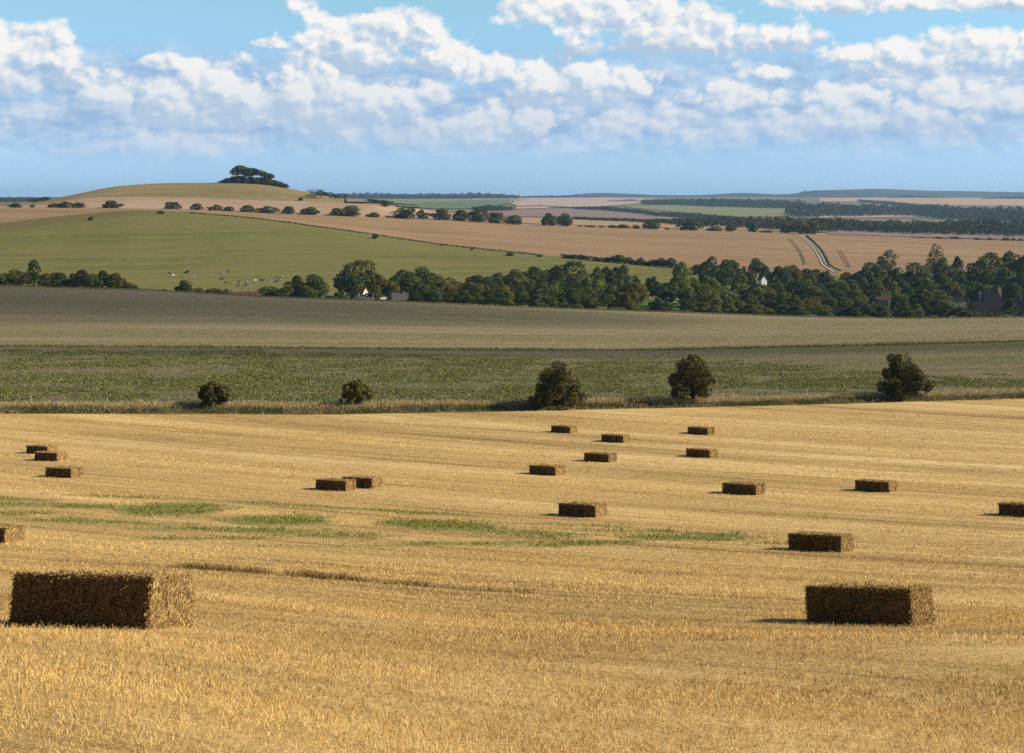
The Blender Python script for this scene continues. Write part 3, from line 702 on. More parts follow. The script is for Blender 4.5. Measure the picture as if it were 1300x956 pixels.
def valley_labels(lst):
    out = {}; groups = {}
    for i, (x, y, d, w, tn, sh) in enumerate(lst):
        lm = min(LAND, key=lambda q: abs(q[0] - x)); side = 'left of' if x < lm[0] else 'right of'
        if lm[1] == 'west hedge clump': side = 'within'
        groups.setdefault((tn, sh, rowword(d), side, lm[1]), []).append((abs(x - lm[0]) if side != 'within' else x, i))
    for (tn, sh, rw, side, lm), v in groups.items():
        v.sort()
        for k, (_, i) in enumerate(v):
            o = '' if len(v) == 1 else ORD[k] + ' '
            word = 'bush' if sh == 'bush' else 'tree'
            out[i] = '%s%s %s %s in the %s, %s the %s' % (o, TONE[tn][1], SHAPEW[sh] if sh != 'bush' else 'spreading', word, rw, side, lm)
    return out
VL = valley_labels(VALLEY)
for i, (x, y, d, w, tn, sh) in enumerate(VALLEY):
    d = d + (hash((i * 37) % 11) % 11 - 5) * (1.0 if d < 600 else 2.5)
    d = max(d, 572)
    p, h = px_h(x, d, y)
    h = max(h, 1.5)
    plant('bush' if sh == 'bush' else ('conifer' if sh == 'cone' else 'tree'), sh, p, h, w * d / F0 * 1.42, tn, VL[i], 'bush' if sh == 'bush' else 'tree', 'trees along the valley', .1)

# hedge trees on the field boundary (x0, x1, ytop, ybase, tone)
HEDGE = [(9, 26, 257, 263.3, 'dark'), (37, 44, 258.5, 263, 'mid'), (62, 78, 257, 263.3, 'olive'), (70, 92, 254.8, 263.3, 'dark'), (92, 108, 256, 263.5, 'dark'), (133, 156, 254, 263.8, 'dark'), (207, 230, 255, 265, 'dark'), (241, 259, 257, 265.6, 'mid'), (263, 281, 258.5, 266.5, 'olive'),
         (282, 299, 261, 267.8, 'olive'), (304, 325, 259, 268.8, 'mid'), (325, 353, 260.5, 270.2, 'mid'), (358, 375, 260.5, 271.3, 'dark'), (382, 406, 262.5, 272.8, 'dark'), (418, 436, 263, 274.3, 'dark'), (430, 456, 260, 274.4, 'dark'), (463, 482, 269, 275.5, 'mid'),
         (497, 529, 262, 277.5, 'dark'), (529, 545, 265, 278.5, 'dark'), (544, 571, 264.5, 279.5, 'mid'), (573, 597, 265, 281, 'dark'), (594, 620, 262, 282, 'mid'), (619, 640, 268, 283.5, 'dark'), (640, 662, 272, 284.8, 'mid'),
         (687, 708, 269, 286.5, 'dark'), (706, 730, 271, 287, 'dark'), (733, 738, 285, 287.6, 'mid'), (741, 756, 285, 288, 'mid'), (760, 768, 286, 288.6, 'mid'), (772, 785, 285, 289, 'mid'), (782, 800, 284, 289.6, 'dark'), (803, 813, 284.5, 290, 'mid'), (817, 839, 278, 290.8, 'dark'), (844, 850, 288, 291.5, 'olive'),
         (860, 891, 278.5, 292, 'dark'), (897, 905, 288.5, 292.5, 'dark'), (901, 918, 286, 292.8, 'olive'), (919, 935, 283.5, 293.5, 'dark'), (949, 962, 281.5, 295, 'dark'), (962, 981, 291.5, 295.6, 'mid'), (991, 1006, 283, 297, 'dark'), (1004, 1027, 278, 298.5, 'olive'), (1022, 1040, 280, 298.8, 'mid'),
         (1164, 1174, 300, 303.5, 'dark'), (1184, 1200, 300, 304, 'dark'), (1206, 1218, 299.5, 304.4, 'dark'), (1236, 1246, 301, 305, 'dark'), (1253, 1260, 301, 305.5, 'dark'), (1272, 1282, 301, 306, 'dark'), (1284, 1289, 301, 306.3, 'dark'), (1292, 1299, 302, 306.5, 'dark')]
HL = {}
def ordinal(n): return ORD[n] if n < len(ORD) else ORD[n % 20]
def hedge_label(i):
    x0, x1, yt, yb, tn = HEDGE[i]; w = x1 - x0; h = yb - yt; x = (x0 + x1) / 2
    seg = ('hedge at the hill foot', 0, 290) if x < 290 else ('hedge below the pine clump', 290, 490) if x < 490 else ('hedge at wheat top left of centre', 490, 670) if x < 670 else \
          ('hedge at wheat top right of centre', 670, 900) if x < 900 else ('hedge near chalk track top', 900, 1100) if x < 1100 else ('far right ploughed strip', 1100, 1400)
    same = [j for j, q in enumerate(HEDGE) if seg[1] <= (q[0] + q[1]) / 2 < seg[2]]
    k = same.index(i)
    size = 'large' if h > 12 else 'small' if h < 6.5 else 'medium'
    return '%s %s bush, %s from left, %s' % (size, TONE[tn][1], ordinal(k), seg[0])
for i, (x0, x1, yt, yb, tn) in enumerate(HEDGE):
    xc = (x0 + x1) / 2; d = float(line_d(21, xc)) + 2
    p, h = px_h(xc, d, yt - .18 * (yb - yt))
    plant('hedge_tree', 'bush', p, max(h, 1.5), (x1 - x0) * d / F0 * 1.18, tn, hedge_label(i), 'tree' if yb - yt > 9 else 'bush', 'hedge trees along the wheat field top', .6)
# lone bushes
for x, yt, yb, w, tn, lb in [(115, 273.5, 280, 7, 'dark', 'lone dark bush on the olive strip edge at far left'), (204, 265.5, 271.5, 9, 'olive', 'small olive bush on the pasture crest above the hedge corner'), (381, 249.5, 254.5, 7, 'dark', 'lone bush on the slope right of the hill top pines'),
                             (489, 253.5, 262, 11, 'dark', 'dark round tree where the hill slope meets the far fields'), (476, 295, 303, 8, 'dark', 'dark lone bush on the pasture and wheat boundary'), (560, 309, 312, 4, 'mid', 'tiny bush on the wheat boundary, right of the dark lone bush'), (599, 314, 317.5, 5, 'mid', 'second tiny bush on the wheat boundary, downhill'),
                             (648, 319, 324.5, 11, 'dark', 'low dark bush near the lower end of the wheat boundary'), (685, 322, 326, 7, 'dark', 'small bush just left of the row of boundary hedge trees')]:
    p = ray(x, yb); h = (yb - yt) * p.y / F0
    plant('bush', 'bush', p, h, w * p.y / F0 * 1.15, tn, lb, 'bush', None, .2)
# row of hedge trees above the meadow
ROWT = [(718, 324.5, 331.5, 9), (727, 322, 332, 13), (739, 323, 333, 11), (748, 329.5, 333.5, 9), (758, 326.5, 334, 13), (772, 325, 335, 14), (784, 321.5, 335.5, 17), (798, 325, 336, 15), (808, 330, 336.5, 9), (813, 325, 336.8, 9), (820, 329, 337, 9), (830, 327, 337.5, 14), (841, 326, 338, 14), (851, 325.5, 338, 13)]
for k, (x, yt, yb, w) in enumerate(ROWT):
    d = float(line_d(19, x)) + 1; p, h = px_h(x, d, yt)
    plant('hedge_tree', 'round' if yb - yt > 8 else 'bush', p, h, w * d / F0 * 1.2, 'dark', '%s dark hedge tree from left between meadow and wheat' % ordinal(k), 'tree', 'row of dark hedge trees below the wheat', .5)

# pines on the hill
PINES = [(306, 207, 19, 'pine'), (300, 213, 14, 'pine'), (312, 212, 13, 'pine'), (320, 210.5, 13, 'pine'), (325, 211.5, 13, 'pine'), (331, 213.5, 14, 'pine'), (338, 217, 12, 'pine'), (343, 219, 9, 'pine'), (316, 217, 13, 'pine')]
def hilltop(x): return at(x, float(line_d(23, x)) - 12)
for k, (x, yt, w, sh) in enumerate(sorted(PINES)):
    p = hilltop(x); p, h = px_h(x, p.y, yt)
    plant('pine_tree', 'pine', p, h, w * p.y / F0 * 1.3, 'dark' if k % 3 else 'olive', '%s tall flat crowned pine from the left of the hill top clump' % ordinal(k), 'tree', 'pines on the hill top', .3)
SHR = [(282, 228), (286, 226), (290, 224), (294, 222.5), (298, 221.5), (302, 220.5), (306, 221), (310, 222), (314, 223), (318, 222), (322, 223), (326, 222.5), (330, 223.5), (334, 222.5), (338, 223.5), (342, 223.5), (346, 226), (350, 227), (354, 228), (358, 230), (361.5, 232)]
for k, (x, yt) in enumerate(SHR):
    p = at(x, float(line_d(23, x)) - 8 - (k % 3) * 4); p, h = px_h(x, p.y, yt)
    plant('bush', 'bush', p, max(h, 3), 10 * p.y / F0 * 1.25, 'dark' if k % 4 else 'mid', '%s dark shrub from the left under the hill top pines' % ordinal(k), 'bush', 'undergrowth below the hill top pines', .3)

# hawthorns on the verge: own meshes
def limb_pts(g, a, z0, reach, rise): return [(0, 0, z0), (math.cos(a) * reach * .5, math.sin(a) * reach * .5, z0 + rise * .6), (math.cos(a) * reach, math.sin(a) * reach, z0 + rise)]
def hawthorn(x, ytop, ybase, w, seed, col, label, blobs, trunk_r=.13):
    """blobs: (dx, h, r) in units of the height, traced from the outline; made round in depth"""
    p = ray(x, ybase); d = p.y; h = (ybase - ytop) * d / F0
    g = np.random.default_rng(seed); W = 1.17 * w * d / F0
    C, rr = [], []
    for dx, z, r in blobs:
        n = 3 if abs(dx) < .3 else 2
        for k in range(n):
            C.append((dx * W + g.normal() * .06 * W, (g.random() - .5) * W * .8 * math.sqrt(max(.1, 1 - (2 * dx) ** 2 * .8)), z * h + g.normal() * .03 * h)); rr.append(r * h * g.uniform(.72, 1.0))
    C = np.array(C); rr = np.array(rr)
    P, N, Cc, S = [], [], [], []
    for k in range(len(C)):
        m = int(700 * (rr[k] / (.18 * h)) ** 2 ); u = sph(m, g)
        pp = C[k] + u * (rr[k] * g.uniform(.45, 1.12, m) ** .8)[:, None]
        keep = (pp[:, 2] > .07 * h) & (vnoise(pp[:, 0] * 1.6, pp[:, 1] * 1.6 + pp[:, 2] * 1.9, seed) > .24)
        pp, u = pp[keep], u[keep]; m = len(pp)
        P.append(pp); N.append(u + [0, 0, .3]); S.append(g.uniform(.07, .17, m))
        warm = np.clip(vnoise(pp[:, 0] * .9, pp[:, 1] * .9 + pp[:, 2], seed + 2) * 1.5 - .25, 0, 1)[:, None]
        c = np.array(col[0]) * (1 - warm) + np.array(col[1]) * warm
        Cc.append(c * g.uniform(.55, 1.4, (m, 1)))
        # twigs sticking out of the outline
    P, N, S, Cc = map(np.concatenate, (P, N, S, Cc))
    V, Q = leaf_quads(P, N, S, g, 1.0)
    root = thing('hawthorn', label, 'bush', p - Vector((0, 0, .05)), 0, 'hawthorns on the verge between the fields')
    link('crown', mesh_from('crown', V, Q, np.repeat(np.clip(Cc, 0, 1), 4, 0)), M['leaf'], root)
    b = BM(); rg = random.Random(seed)
    for s in range(3):
        ox = rg.uniform(-.12, .12)
        b.tube([(ox, 0, -.1), (ox * 1.5 + rg.uniform(-.1, .1), rg.uniform(-.1, .1), .22 * h), (ox * 3 + rg.uniform(-.2, .2), rg.uniform(-.2, .2), .5 * h), (ox * 4, rg.uniform(-.3, .3), .8 * h)], [trunk_r, trunk_r * .8, trunk_r * .5, .02], 7)
    for k in range(len(C)):
        b.tube([(0, 0, .15 * h), tuple(C[k] * .5 + np.array([0, 0, .1 * h])), tuple(C[k])], [trunk_r * .5, trunk_r * .3, .012], 5)
    for k in range(90):
        i = rg.randrange(len(C)); u = sph(1, g)[0]; u[2] = abs(u[2]) * .7
        b.tube([tuple(C[i]), tuple(C[i] + u * rr[i] * .9), tuple(C[i] + u * rr[i] * 1.25 + [0, 0, .05])], [.018, .012, .004], 4)
    link('trunk', b.mesh('trunk', True), M['bark'], root)
RUST = ((.074, .076, .018), (.140, .098, .026)); OLV = ((.095, .092, .020), (.19, .150, .032))
hawthorn(709, 461, 517, 60, 1, RUST, 'large domed russet hawthorn bush, left of the pair near the centre', [(0, .8, .2), (-.15, .68, .22), (.15, .68, .22), (-.3, .42, .2), (.3, .42, .2), (0, .5, .26), (-.4, .2, .13), (.38, .22, .14), (-.2, .25, .2), (.2, .25, .2)])
hawthorn(879, 450, 512, 58, 2, RUST, 'rounded russet hawthorn on a short visible trunk, centre right', [(0, .86, .15), (-.15, .72, .18), (.15, .72, .18), (-.3, .5, .18), (.33, .55, .17), (0, .55, .24), (-.38, .3, .12), (.42, .42, .1), (-.18, .32, .17), (.2, .32, .17)], .17)
hawthorn(1149, 445, 506, 68, 3, ((.068, .074, .017), (.12, .095, .024)), 'dark pointed hawthorn with leaning top near the right edge', [(-.12, .9, .09), (-.12, .78, .13), (-.08, .62, .17), (.1, .58, .17), (-.25, .5, .14), (.28, .46, .17), (0, .4, .22), (-.34, .25, .15), (.34, .32, .17), (-.15, .2, .18), (.2, .2, .2), (-.40, .22, .09), (.22, .42, .2), (0, .62, .16)])
hawthorn(271, 483, 520, 38, 4, ((.07, .062, .017), (.14, .088, .024)), 'small brownish hawthorn leaning over the verge at left', [(0, .82, .16), (-.2, .68, .18), (.2, .66, .18), (0, .5, .24), (-.33, .5, .14), (.36, .45, .15), (-.1, .25, .18), (.15, .25, .16)], .1)
hawthorn(451, 482, 519, 36, 5, OLV, 'small yellowish green hawthorn on the verge, second from left', [(0, .84, .16), (-.2, .66, .18), (.2, .7, .18), (0, .5, .24), (-.3, .42, .16), (.34, .48, .15), (-.12, .22, .18), (.15, .25, .18), (-.42, .3, .06)], .1)
# ---------------------------------------------------------------- straw bales
BL, BW, BH = 2.42, 1.2, .78
def bale_mesh(name, seed, strands, sw, seg):
    g = np.random.default_rng(seed)
    b = bmesh.new(); bmesh.ops.create_cube(b, size=1.0)
    for v in b.verts: v.co.x *= BL; v.co.y *= BW; v.co.z = v.co.z * BH + BH / 2
    bmesh.ops.subdivide_edges(b, edges=b.edges[:], cuts=seg, use_grid_fill=True)
    co = np.array([v.co[:] for v in b.verts])
    h = np.array([BL, BW, BH]) / 2; c = np.array([0, 0, BH / 2]); q = co - c; r = .15
    inner = np.clip(q, -(h - r), h - r); d = q - inner; n = np.linalg.norm(d, axis=1, keepdims=True)
    q = np.where(n > 1e-6, inner + d / np.maximum(n, 1e-6) * np.minimum(n, r), q)
    # slack between the flakes along the length, belly and sag
    fl = .018 * np.sin(q[:, 0:1] * 11 + seed) + .05 * (fbm(q[:, 0] * 1.5 + q[:, 1] * 3, q[:, 2] * 3 + q[:, 1], seed)[:, None] - .5) + .05 * (fbm(q[:, 0] * 7 + q[:, 1] * 5, q[:, 2] * 7, seed + 5)[:, None] - .5)
    q = q + q / np.linalg.norm(q, axis=1, keepdims=True) * fl + np.array([0, 0, 1.0]) * (.03 * np.sin(q[:, 0:1] * 1.3 + seed))
    V0 = q + c; V0[:, 2] = np.maximum(V0[:, 2], -.02)
    b.verts.index_update()
    F = np.array([[v.index for v in f.verts] for f in b.faces]); b.free()
    # loose stalks over the skin
    A = [(BL * BH, 'f'), (BL * BH, 'b'), (BW * BH, 'l'), (BW * BH, 'r'), (BL * BW, 't')]
    tot = sum(a for a, _ in A); P = []; T = []; N = []
    for a, k in A:
        m = int(strands * a / tot * (1.7 if k in 'lr' else 1)); u = g.uniform(-.5, .5, m); v = g.uniform(-.5, .5, m); z = np.zeros(m)
        edge = g.random(m) < .22
        v = np.where(edge, np.sign(v) * g.uniform(.44, .5, m), v)
        if k in 'fb':
            s = -1 if k == 'f' else 1
            P.append(np.stack([u * BL, z + s * BW / 2, v * BH + BH / 2], 1)); N.append(np.stack([z, z + s, z], 1)); T.append(np.stack([g.normal(size=m) * .8, z, g.normal(size=m)], 1))
        elif k in 'lr':
            s = -1 if k == 'l' else 1
            P.append(np.stack([z + s * BL / 2, u * BW, v * BH + BH / 2], 1)); N.append(np.stack([z + s, z, z], 1)); T.append(np.stack([z, g.normal(size=m) * .55, np.abs(g.normal(size=m)) + .3], 1))
        else:
            P.append(np.stack([u * BL, v * BW, z + BH], 1)); N.append(np.stack([z, z, z + 1], 1)); T.append(np.stack([g.normal(size=m) * .6, g.normal(size=m), z], 1))
    P, T, N = map(np.concatenate, (P, T, N)); m = len(P)
    hh = h - np.array([.02, .02, .02])
    T = T / np.linalg.norm(T, axis=1, keepdims=True) + N * g.normal(size=(m, 1)) * .24 + N * .10
    ln = g.uniform(.05, .20, (m, 1)) * np.where(g.random((m, 1)) < .06, 1.7, 1); w = sw * g.uniform(.6, 1.4, (m, 1))
    S = np.cross(T, N + g.normal(size=(m, 3)) * .5); S /= np.linalg.norm(S, axis=1, keepdims=True)
    P = P + N * g.uniform(-.02, .025, (m, 1))
    a0 = P - T * ln * .5; a1 = P + T * ln * .5 + N * ln * .12
    V1 = np.stack([a0 - S * w, a0 + S * w, a1 + S * w * .6, a1 - S * w * .6], 1).reshape(-1, 3)
    V1[:, 2] = np.maximum(V1[:, 2], .0)
    V = np.concatenate([V0, V1]); Q = np.concatenate([F, np.arange(4 * m).reshape(-1, 4) + len(V0)])
    col = np.concatenate([np.tile([.3, .2, .08], (len(V0), 1)), np.repeat(np.where((np.abs(N[:, 0:1]) > .5) | (N[:, 2:3] > .5), np.array([[.60, .39, .15]]), np.array([[.25, .145, .05]])) * g.uniform(.25, 1.3, (m, 1)) ** 1.2, 4, 0)])  # stalks coloured brighter on lit ends and top, darker on shaded sides
    me = mesh_from(name, V, Q, np.clip(col, 0, 1))
    me.materials.append(M['bale']); me.materials.append(M['straw']); me.materials.append(M['bale_lit'])
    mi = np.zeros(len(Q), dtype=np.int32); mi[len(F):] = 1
    fc = V0[F].mean(1); mi[:len(F)] = np.where((np.abs(fc[:, 0]) > BL / 2 - .06) | (fc[:, 2] > BH - .05), 2, 0)  # ends and top take the sunlit tone, long sides the shade tone
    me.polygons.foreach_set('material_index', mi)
    return me
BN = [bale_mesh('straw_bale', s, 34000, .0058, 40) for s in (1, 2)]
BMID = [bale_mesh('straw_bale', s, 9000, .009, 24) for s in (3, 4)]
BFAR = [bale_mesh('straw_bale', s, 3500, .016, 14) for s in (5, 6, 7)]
# corner pixel (bottom right of the dark face), yaw below the x axis, label, mesh
BALES = [
 (180, 800, 20, 'nearest straw bale, large at lower left with its end lit on the right', BN[0]),
 (1157, 796.5, 38, 'near straw bale at lower right, casting a thin shadow to its left', BN[1]),
 (5, 690, 24, 'straw bale cut off by the left edge above the nearest bale', BMID[0]),
 (1068, 701.5, 38, 'straw bale behind the near right one, alone on the slope', BMID[1]),
 (90, 607, 25, 'lowest bale of the cluster of three at far left', BFAR[0]),
 (72, 586, 25, 'middle bale of the cluster of three at far left', BFAR[1]),
 (60, 577, 25, 'farthest and uppermost bale of the cluster of three at far left', BFAR[2]),
 (439, 624, 28, 'front bale of the overlapping pair left of centre', BFAR[0]),
 (472, 620.5, 30, 'rear bale of the overlapping pair left of centre', BFAR[1]),
 (705, 604.5, 38, 'bale near centre, between the overlapping pair and the staggered far bales', BFAR[2]),
 (773, 587.5, 36, 'bale below the one hidden half behind, right of centre, second row from top', BFAR[0]),
 (791, 562.5, 36, 'bale right of the topmost left bale, a little lower in the field', BFAR[1]),
 (723.5, 550.5, 40, 'farthest bale below the large domed hawthorn', BFAR[2]),
 (898.5, 552.5, 42, 'farthest bale below the hawthorn with a visible trunk', BFAR[0]),
 (901, 582, 42, 'bale just below the far bale under the trunked hawthorn', BFAR[1]),
 (755.5, 657.5, 36, 'bale at the upper edge of the green regrowth, right of centre', BFAR[2]),
 (960, 629.5, 37, 'bale in mid field between the regrowth and the right hand bales', BFAR[0]),
 (1128.5, 626, 42, 'bale alone in the right of the field, above the slope bale', BFAR[1]),
 (1323, 658, 42, 'bale cut off by the right edge of the view', BFAR[2]),
]
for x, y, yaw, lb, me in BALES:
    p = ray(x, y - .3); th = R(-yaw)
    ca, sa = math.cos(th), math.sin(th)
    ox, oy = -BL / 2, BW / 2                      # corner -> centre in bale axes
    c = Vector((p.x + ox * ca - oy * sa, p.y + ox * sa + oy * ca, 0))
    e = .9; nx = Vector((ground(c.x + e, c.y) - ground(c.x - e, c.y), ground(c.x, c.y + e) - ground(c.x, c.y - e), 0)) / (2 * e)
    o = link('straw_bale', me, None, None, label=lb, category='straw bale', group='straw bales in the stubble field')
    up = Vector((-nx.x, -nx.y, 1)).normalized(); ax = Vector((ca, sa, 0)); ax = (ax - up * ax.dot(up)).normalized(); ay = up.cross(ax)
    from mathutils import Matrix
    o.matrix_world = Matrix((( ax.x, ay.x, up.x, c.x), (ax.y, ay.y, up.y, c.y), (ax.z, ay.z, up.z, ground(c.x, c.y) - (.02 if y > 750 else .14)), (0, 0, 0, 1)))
    if me is BN[0]: o.scale = (1.06, 1.0, 1.0)

# ---------------------------------------------------------------- blades: stubble, weeds, grass
def blades(P, hgt, wid, lean, col, g, curl=.0):
    """upright ribbons: P (n,3) base, hgt, wid, lean (n,2) horizontal top offset"""
    n = len(P); a = g.uniform(0, 2 * np.pi, n); S = np.stack([np.cos(a), np.sin(a), 0 * a], 1) * wid[:, None] / 2
    top = P + np.concatenate([lean, hgt[:, None]], 1)
    V = np.stack([P - S, P + S, top + S * .55, top - S * .55], 1).reshape(-1, 3)
    return V, np.arange(4 * n).reshape(-1, 4), np.repeat(col, 4, 0)
def scatter_fan(d0, d1, per_m2, half=.40, pad=4.0, clip=None):
    area = half * (d1 ** 2 - d0 ** 2) + 2 * pad * (d1 - d0); n = int(area * per_m2)
    u = rng.random(n); A, B = half, 2 * pad
    d = np.sqrt(rng.random(n) * (d1 ** 2 - d0 ** 2) + d0 ** 2)
    X = rng.uniform(-1, 1, n) * (half * d + pad)
    return X, d
def build_blades(name, parts, mat, **props):
    V, Q, C, o = [], [], [], 0
    for v, q, c in parts: V.append(v); Q.append(q + o); C.append(c); o += len(v)
    return link(name, mesh_from(name, np.concatenate(V), np.concatenate(Q), np.clip(np.concatenate(C), 0, 1)), mat, kind='stuff', **props)
parts = []
STRAW = np.array([.615, .408, .152])
for d0, d1, den, k, h0, wmin in [(8.5, 14, 330, 5, .042, .0036), (14, 22, 220, 5, .05, .0050), (22, 36, 110, 5, .058, .0075), (36, 60, 48, 4, .066, .011), (60, 105, 14, 4, .075, .02), (105, 166, 5, 4, .08, .035)]:
    X, Y = scatter_fan(d0, d1, den)
    if d1 < 60:       # drill rows
        cr, sr = math.cos(ROW), math.sin(ROW); al = X * cr + Y * sr; ac = -X * sr + Y * cr
        ac = np.round(ac / .16) * .16 + rng.normal(size=len(ac)) * .018
        X = al * cr - ac * sr; Y = al * sr + ac * cr
    else:
        lim = np.interp(CX + F0 * X / Y, *K(FENCE_D)) - 1.0; ok = Y < lim; X, Y = X[ok], Y[ok]
    Z = heights(X, Y)
    gm = green_mask(X, Y, Z)
    keep = rng.random(len(X)) > np.clip((gm - .3) * 1.6, 0, .85)
    X, Y, Z, gm = X[keep], Y[keep], Z[keep], gm[keep]
    cl = fbm(X * .5, Y * .5, 8); cr, sr = math.cos(ROW), math.sin(ROW)
    al, ac = X * cr + Y * sr, -X * sr + Y * cr
    band = .45 * fbm(al * .012, ac * .16, 9) + .35 * fbm(al * .03, ac * .8, 10) + .2 * fbm(al * .06, ac * 2.6, 11)
    band = np.clip((band - .5) * 2.6 + .5, 0, 1)
    wheel = vnoise(al * .02 + 40, ac * .62, 15) > .86       # flattened wheelings along the rows
    far = d0 > 50
    for j in range(k):
        n = len(X); s = .035 + .05 * (d0 > 21) + .12 * far
        P = np.stack([X + rng.normal(size=n) * s, Y + rng.normal(size=n) * s, Z - .01], 1)
        lay = (rng.random(n) < .26) | (wheel & (rng.random(n) < .6))
        H = h0 * rng.uniform(.35, 1.3, n) * (.65 + .7 * cl) * (.75 + .5 * band); W = wmin * rng.uniform(.6, 1.5, n)
        Ln = rng.normal(size=(n, 2)) * (.35 * H)[:, None]
        Ln[lay] = rng.normal(size=(lay.sum(), 2)) * .13; H[lay] = rng.uniform(.005, .04, lay.sum())
        v = rng.uniform(.82, 1.14, n) if far else rng.uniform(.45, 1.45, n)
        c = STRAW[None] * (v * (.54 + .84 * band) * np.where(wheel, .56, 1))[:, None]
        warm = rng.random((n, 1)); c = c * (1.14 - .25 * warm * np.array([0, .35, .8]))
        parts.append(blades(P, H, W, Ln, c, rng))
build_blades('cut_stubble', parts, M['straw'], label='short golden straw stubble standing all over the field')

# green regrowth in the stubble
parts = []
X, Y = scatter_fan(52, 112, 30)
Z = heights(X, Y); gm = green_mask(X, Y, Z) + 1.0 * (fbm(X * .5, Y * .7, 31) - .5)
ok = rng.random(len(X)) < np.clip((gm - .42) * 1.2, 0, .85); X, Y, Z = X[ok], Y[ok], Z[ok]; n = len(X)
for j in range(3):
    P = np.stack([X + rng.normal(size=n) * .15, Y + rng.normal(size=n) * .15, Z - .01], 1)
    c = np.array([[.16, .185, .035]]) * rng.uniform(.7, 1.4, (n, 1)) * (1 + rng.random((n, 1)) * np.array([[.7, .25, .3]]))
    H = rng.uniform(.04, .14, n)
    parts.append(blades(P, H, rng.uniform(.02, .06, n), rng.normal(size=(n, 2)) * .05, c, rng))
build_blades('green_regrowth', parts, M['blade'], label='green regrowth patches in curved strips across the stubble')

# uncut stalks left standing in ragged lines
parts = []
def stalk_line(pts, per_m, h, wd, tone, gap):
    P = [ray(*p) for p in pts]
    for a, b in zip(P, P[1:]):
        n = int((b - a).length * per_m); t = rng.random(n)
        X = a.x + (b.x - a.x) * t + rng.normal(size=n) * .1; Y = a.y + (b.y - a.y) * t + rng.normal(size=n) * wd
        dens = .25 + .75 * fbm(X * .9 + 3, X * 0 + .5, 78); ok = rng.random(n) < np.clip((dens - gap) * 3, 0, 1); X, Y, dens = X[ok], Y[ok], dens[ok]; n = len(X)
        Z = heights(X, Y); H = h * rng.uniform(.5, 1.15, n) * (.6 + .6 * dens)
        c = np.array([tone]) * rng.uniform(.4, 1.5, (n, 1))
        parts.append(blades(np.stack([X, Y, Z - .02], 1), H, rng.uniform(.008, .02, n), rng.normal(size=(n, 2)) * .07, c, rng))
STALK_SHADE = (.30, .175, .065)  # straw tone darkened: the shade inside the clumps is put into the colour
stalk_line([(228, 720.5), (300, 725), (346, 728.5)], 290, .22, .10, STALK_SHADE, .36)
stalk_line([(362, 729.5), (420, 735), (480, 740), (552, 746)], 290, .22, .12, STALK_SHADE, .40)
stalk_line([(150, 717), (228, 720.5)], 120, .16, .14, (.36, .23, .09), .42)
stalk_line([(552, 746), (620, 750), (680, 753)], 170, .15, .2, (.40, .25, .09), .2)
stalk_line([(60, 712), (105, 714), (150, 717)], 110, .14, .15, (.38, .24, .09), .45)
stalk_line([(795, 727), (840, 730), (890, 731)], 110, .18, .2, (.36, .23, .09), .42)
stalk_line([(462, 685), (480, 685)], 70, .26, .1, (.28, .17, .06), .25)
stalk_line([(650, 671), (700, 672), (760, 675)], 60, .16, .2, (.27, .21, .08), .4)
stalk_line([(990, 838), (1020, 840)], 60, .12, .12, STALK_SHADE, .4)
build_blades('standing_stalks', parts, M['straw'], label='ragged line of brown uncut straw stalks behind the nearest bale')

# verge: dry grass behind, dark weeds and greenery in front
parts = []
n = 60000
px = rng.uniform(-120, 1420, n); fd = np.interp(px, *K(FENCE_D)); t = rng.random(n) * 6.4 - .25
Y = fd + t; X = (px - CX) / F0 * Y; vk = rng.random(n) < np.clip(.16 + t * .18, .12, 1); X, Y, t = X[vk], Y[vk], t[vk]; n = len(X)
Z = heights(X, Y)
cl = fbm(X * .35, Y * .35, 12); big = fbm(X * .09, Y * .2 + 9, 13)
kind = rng.random(n)
dry = (t > 3.2 + 1.6 * (big - .5)); H = np.where(dry, rng.uniform(.4, .9, n), rng.uniform(.15, .6, n) * (.5 + cl)) * (.6 + .8 * big)
H *= np.clip(.25 + t / 2.6, .2, 1)
col = np.where(dry[:, None], np.array([[.50, .37, .18]]), np.where((cl + .5 * (kind - .5))[:, None] > .55, np.array([[.33, .24, .12]]), np.array([[.10, .115, .032]])))
yl = (~dry) & (rng.random(n) < .015); col = np.where(yl[:, None], np.array([[.30, .27, .03]]), col)
for j in range(3):
    P = np.stack([X + rng.normal(size=n) * .12, Y + rng.normal(size=n) * .12, Z - .02], 1)
    c = col * rng.uniform(.5, 1.5, (n, 1))
    parts.append(blades(P, H * rng.uniform(.6, 1.2, n), np.where(dry, .045, .06) * rng.uniform(.6, 1.4, n), rng.normal(size=(n, 2)) * (.28 * H)[:, None], c, rng))
build_blades('verge_grass', parts, M['blade'], label='rough verge of dry grass and dark weeds between stubble and green crop')

